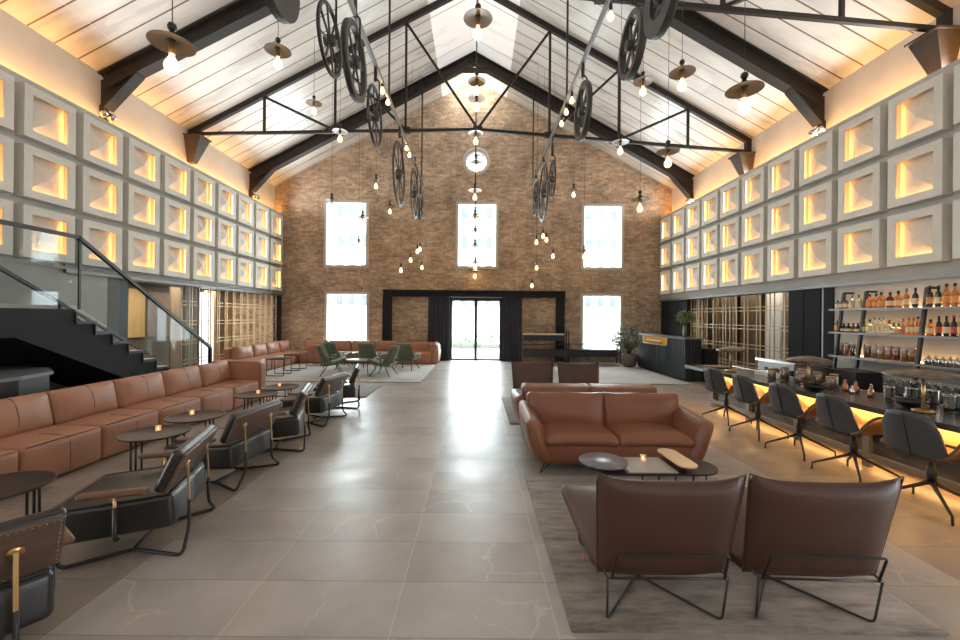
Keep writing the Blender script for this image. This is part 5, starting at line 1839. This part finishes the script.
row1 = [(838.5, 'can', CLEARB, LAB_CREAM, CAPB, .9), (842.8, 'can', CLEARB, LAB_CREAM, CAPB, .9), (846.8, 'can', AMBER, LAB_CREAM, CAPB, .9), (852.8, 'square', CLEARB, None, CAPG, 1.05), (859.2, 'square', CLEARB, None, CAPG, 1.05),
        (870.2, 'square', AMBER, LAB_ORANGE, CAPB, 1.05), (876.6, 'square', AMBER, LAB_ORANGE, CAPB, 1.05), (881.8, 'square', AMBER, LAB_ORANGE, CAPB, 1.15), (890.6, 'square', REDB, LAB_CREAM, CAPB, 1.1),
        (898.8, 'square', AMBER, LAB_CREAM, CAPB, 1.15), (907, 'tall', AMBER, LAB_CREAM, CAPW, .95), (915.8, 'tall', DARKB, LAB_CREAM, CAPB, .95), (930.2, 'tall', DARKB, LAB_ORANGE, CAPB, 1.0), (938.8, 'tall', DARKB, LAB_CREAM, CAPB, .98),
        (946.8, 'tall', AMBER, LAB_ORANGE, CAPB, 1.04), (955.4, 'tall', AMBER, LAB_ORANGE, CAPB, 1.04), (964, 'tall', AMBER, LAB_CREAM, CAPB, 1.04)]
row2 = [(838.6, 'can', AMBER, LAB_ORANGE, CAPB, 1.2), (844.4, 'squat', DARKB, LAB_CREAM, CAPB, .9), (849.2, 'squat', DARKB, LAB_CREAM, CAPB, .9), (854.2, 'squat', DARKB, LAB_ORANGE, CAPB, .9), (858.6, 'squat', DARKB, LAB_CREAM, CAPB, .9),
        (864.8, 'square', GREENB, LAB_CREAM, CAPG, 1.0), (870.4, 'square', CLEARB, LAB_CREAM, CAPB, 1.0), (875.4, 'tall', CLEARB, LAB_CREAM, CAPW, .88), (880.0, 'tall', CLEARB, LAB_CREAM, CAPW, .88), (884.4, 'tall', CLEARB, LAB_CREAM, CAPW, .88),
        (889.8, 'square', CLEARB, LAB_CREAM, CAPR, 1.0), (894.5, 'squat', CLEARB, LAB_CREAM, CAPG, 1.0), (899.4, 'squat', CLEARB, LAB_ORANGE, CAPG, 1.0), (904, 'tall', PINKB, None, CAPR, .8), (909.6, 'tall', AMBER, LAB_CREAM, CAPR, .85), (914.2, 'tall', AMBER, LAB_CREAM, CAPR, .85),
        (918.8, 'tall', AMBER, LAB_CREAM, CAPB, .9), (923.2, 'tall', AMBER, LAB_CREAM, CAPB, .9), (931.4, 'square', AMBER, LAB_CREAM, CAPB, 1.05), (939.6, 'tall', DARKB, LAB_RED, CAPB, .92), (947.2, 'tall', DARKB, LAB_CREAM, CAPB, .92), (954.6, 'tall', DARKB, LAB_RED, CAPR, .95), (962, 'tall', AMBER, LAB_CREAM, CAPB, .95)]
desc = {'AMBER': 'amber'}
GN = {'amber_spirit': 'amber', 'dark_glass': 'dark', 'clear_spirit': 'clear', 'green_spirit': 'green', 'pink_spirit': 'pink', 'red_spirit': 'red'}
LN = {'cream_label': 'cream label', 'coral_label': 'coral label', 'orange_label': 'orange label'}
KN = {'tall': 'tall bottle', 'square': 'shouldered bottle', 'squat': 'squat bottle', 'can': 'canister'}
for ri, (row, nm) in enumerate(((row1, 'top'), (row2, 'middle'))):
    last_y = None
    for i, (pxx, kind, gm, lm, cm, s) in enumerate(row):
        bottle(yx(pxx), SHZ[ri], kind, gm, lm, cm, '%s %s%s on the %s bar shelf, %s from the cupboard' % (GN[gm.name], KN[kind], ' with ' + LN[lm.name] if lm else '', nm, ORD[i] if i < 20 else 'twenty-' + ORD[i - 20]), 'bottles on the %s shelf' % nm, s=s)
FILLS = [((110, 50, 36), 'russet'), ((150, 80, 50), 'copper brown'), ((60, 34, 28), 'near black'), ((120, 60, 40), 'russet'), ((170, 140, 110), 'sandy'), ((196, 130, 60), 'golden'), ((190, 104, 44), 'orange'), ((150, 34, 34), 'crimson'), ((190, 130, 66), 'golden'), ((206, 110, 40), 'bright orange')]
FM = {}
for i, (pxx, (c, cn)) in enumerate(zip((841.9, 847.9, 853.9, 868.7, 876.0, 882.6, 890.2, 897.8, 905.6, 914.0), FILLS)):
    if c not in FM:
        FM[c] = mat('dried_%s_fill' % cn.replace(' ', '_'), tuple(min(255, int(k * 1.35)) for k in c), .6, var=.4, scale=70)
    jar('storage_jar', 6.50, yx(pxx), SHZ[2], .054 if i > 2 else .046, .235, FM[c], 'glass jar of %s dried food on the lowest bar shelf, %s from the cupboard' % (cn, ORD[i]), 'jars on the lowest shelf', lid=STAINLESS)
for i, pxx in enumerate((929.4, 936.4, 943.6, 951, 958.4)):
    t = thing('steel_teapot', 'small round steel pot with gold rim on the lowest bar shelf, %s after the jars' % ORD[i], 'pot', (6.48, yx(pxx, 6.48), SHZ[2]), 0, 'steel pots')
    MB().lathe([(.03, 0), (.045, .02), (.05, .06), (.04, .095), (0, .10)], seg=18).build('body', STAINLESS, t)
    MB().lathe([(0, .10), (.03, .102), (.012, .115), (.014, .13), (0, .135)], seg=14).build('lid', BRASS, t)
    MB().tube([(-.04, -.02, .04), (-.075, -.03, .07), (-.085, -.035, .10)], .008, 6).build('spout', STAINLESS, t)
wg = None
def make_wineglass():
    t = thing('wine_glass', 'x', 'glass')
    MB().lathe([(.034, 0), (.034, .003), (.004, .01), (.004, .08), (.02, .10), (.04, .135), (.038, .19), (.036, .19), (.038, .135), (.018, .103), (0, .10)], seg=18).build('bowl', GLASSWARE, t)
    MB().lathe([(.0355, .187), (.0385, .189), (.0355, .192)], seg=18, cap=False).build('rim', WHITE, t)
    return t
wg = make_wineglass()
k_ = 0
for row, X in ((0, 6.18), (1, 6.34)):
    for i in range(17):
        y = 6.70 - .115 * i - row * .05
        lab = 'clear wine glass on the back bar, %s row, %s from the fridge' % (('front', 'rear')[row], ORD[i])
        if k_ == 0:
            wg.location = (X, y, .56)
            wg['label'] = lab
            wg['group'] = 'wine glasses on the back bar'
        else:
            dup(wg, (X, y, .56), 0, lab, 'wine glasses on the back bar')
        k_ += 1
for i in range(4):
    tag(MB().lathe([(.02, 0), (.03, .01), (.036, .08), (.033, .08), (.027, .014), (0, .012)], seg=14).build('white_cup', WHITE, None, loc=(6.30, 7.28 - .11 * i, .56)), 'small white cup at the cupboard end of the back bar, %s in line' % ORD[i], 'cup', 'white cups')
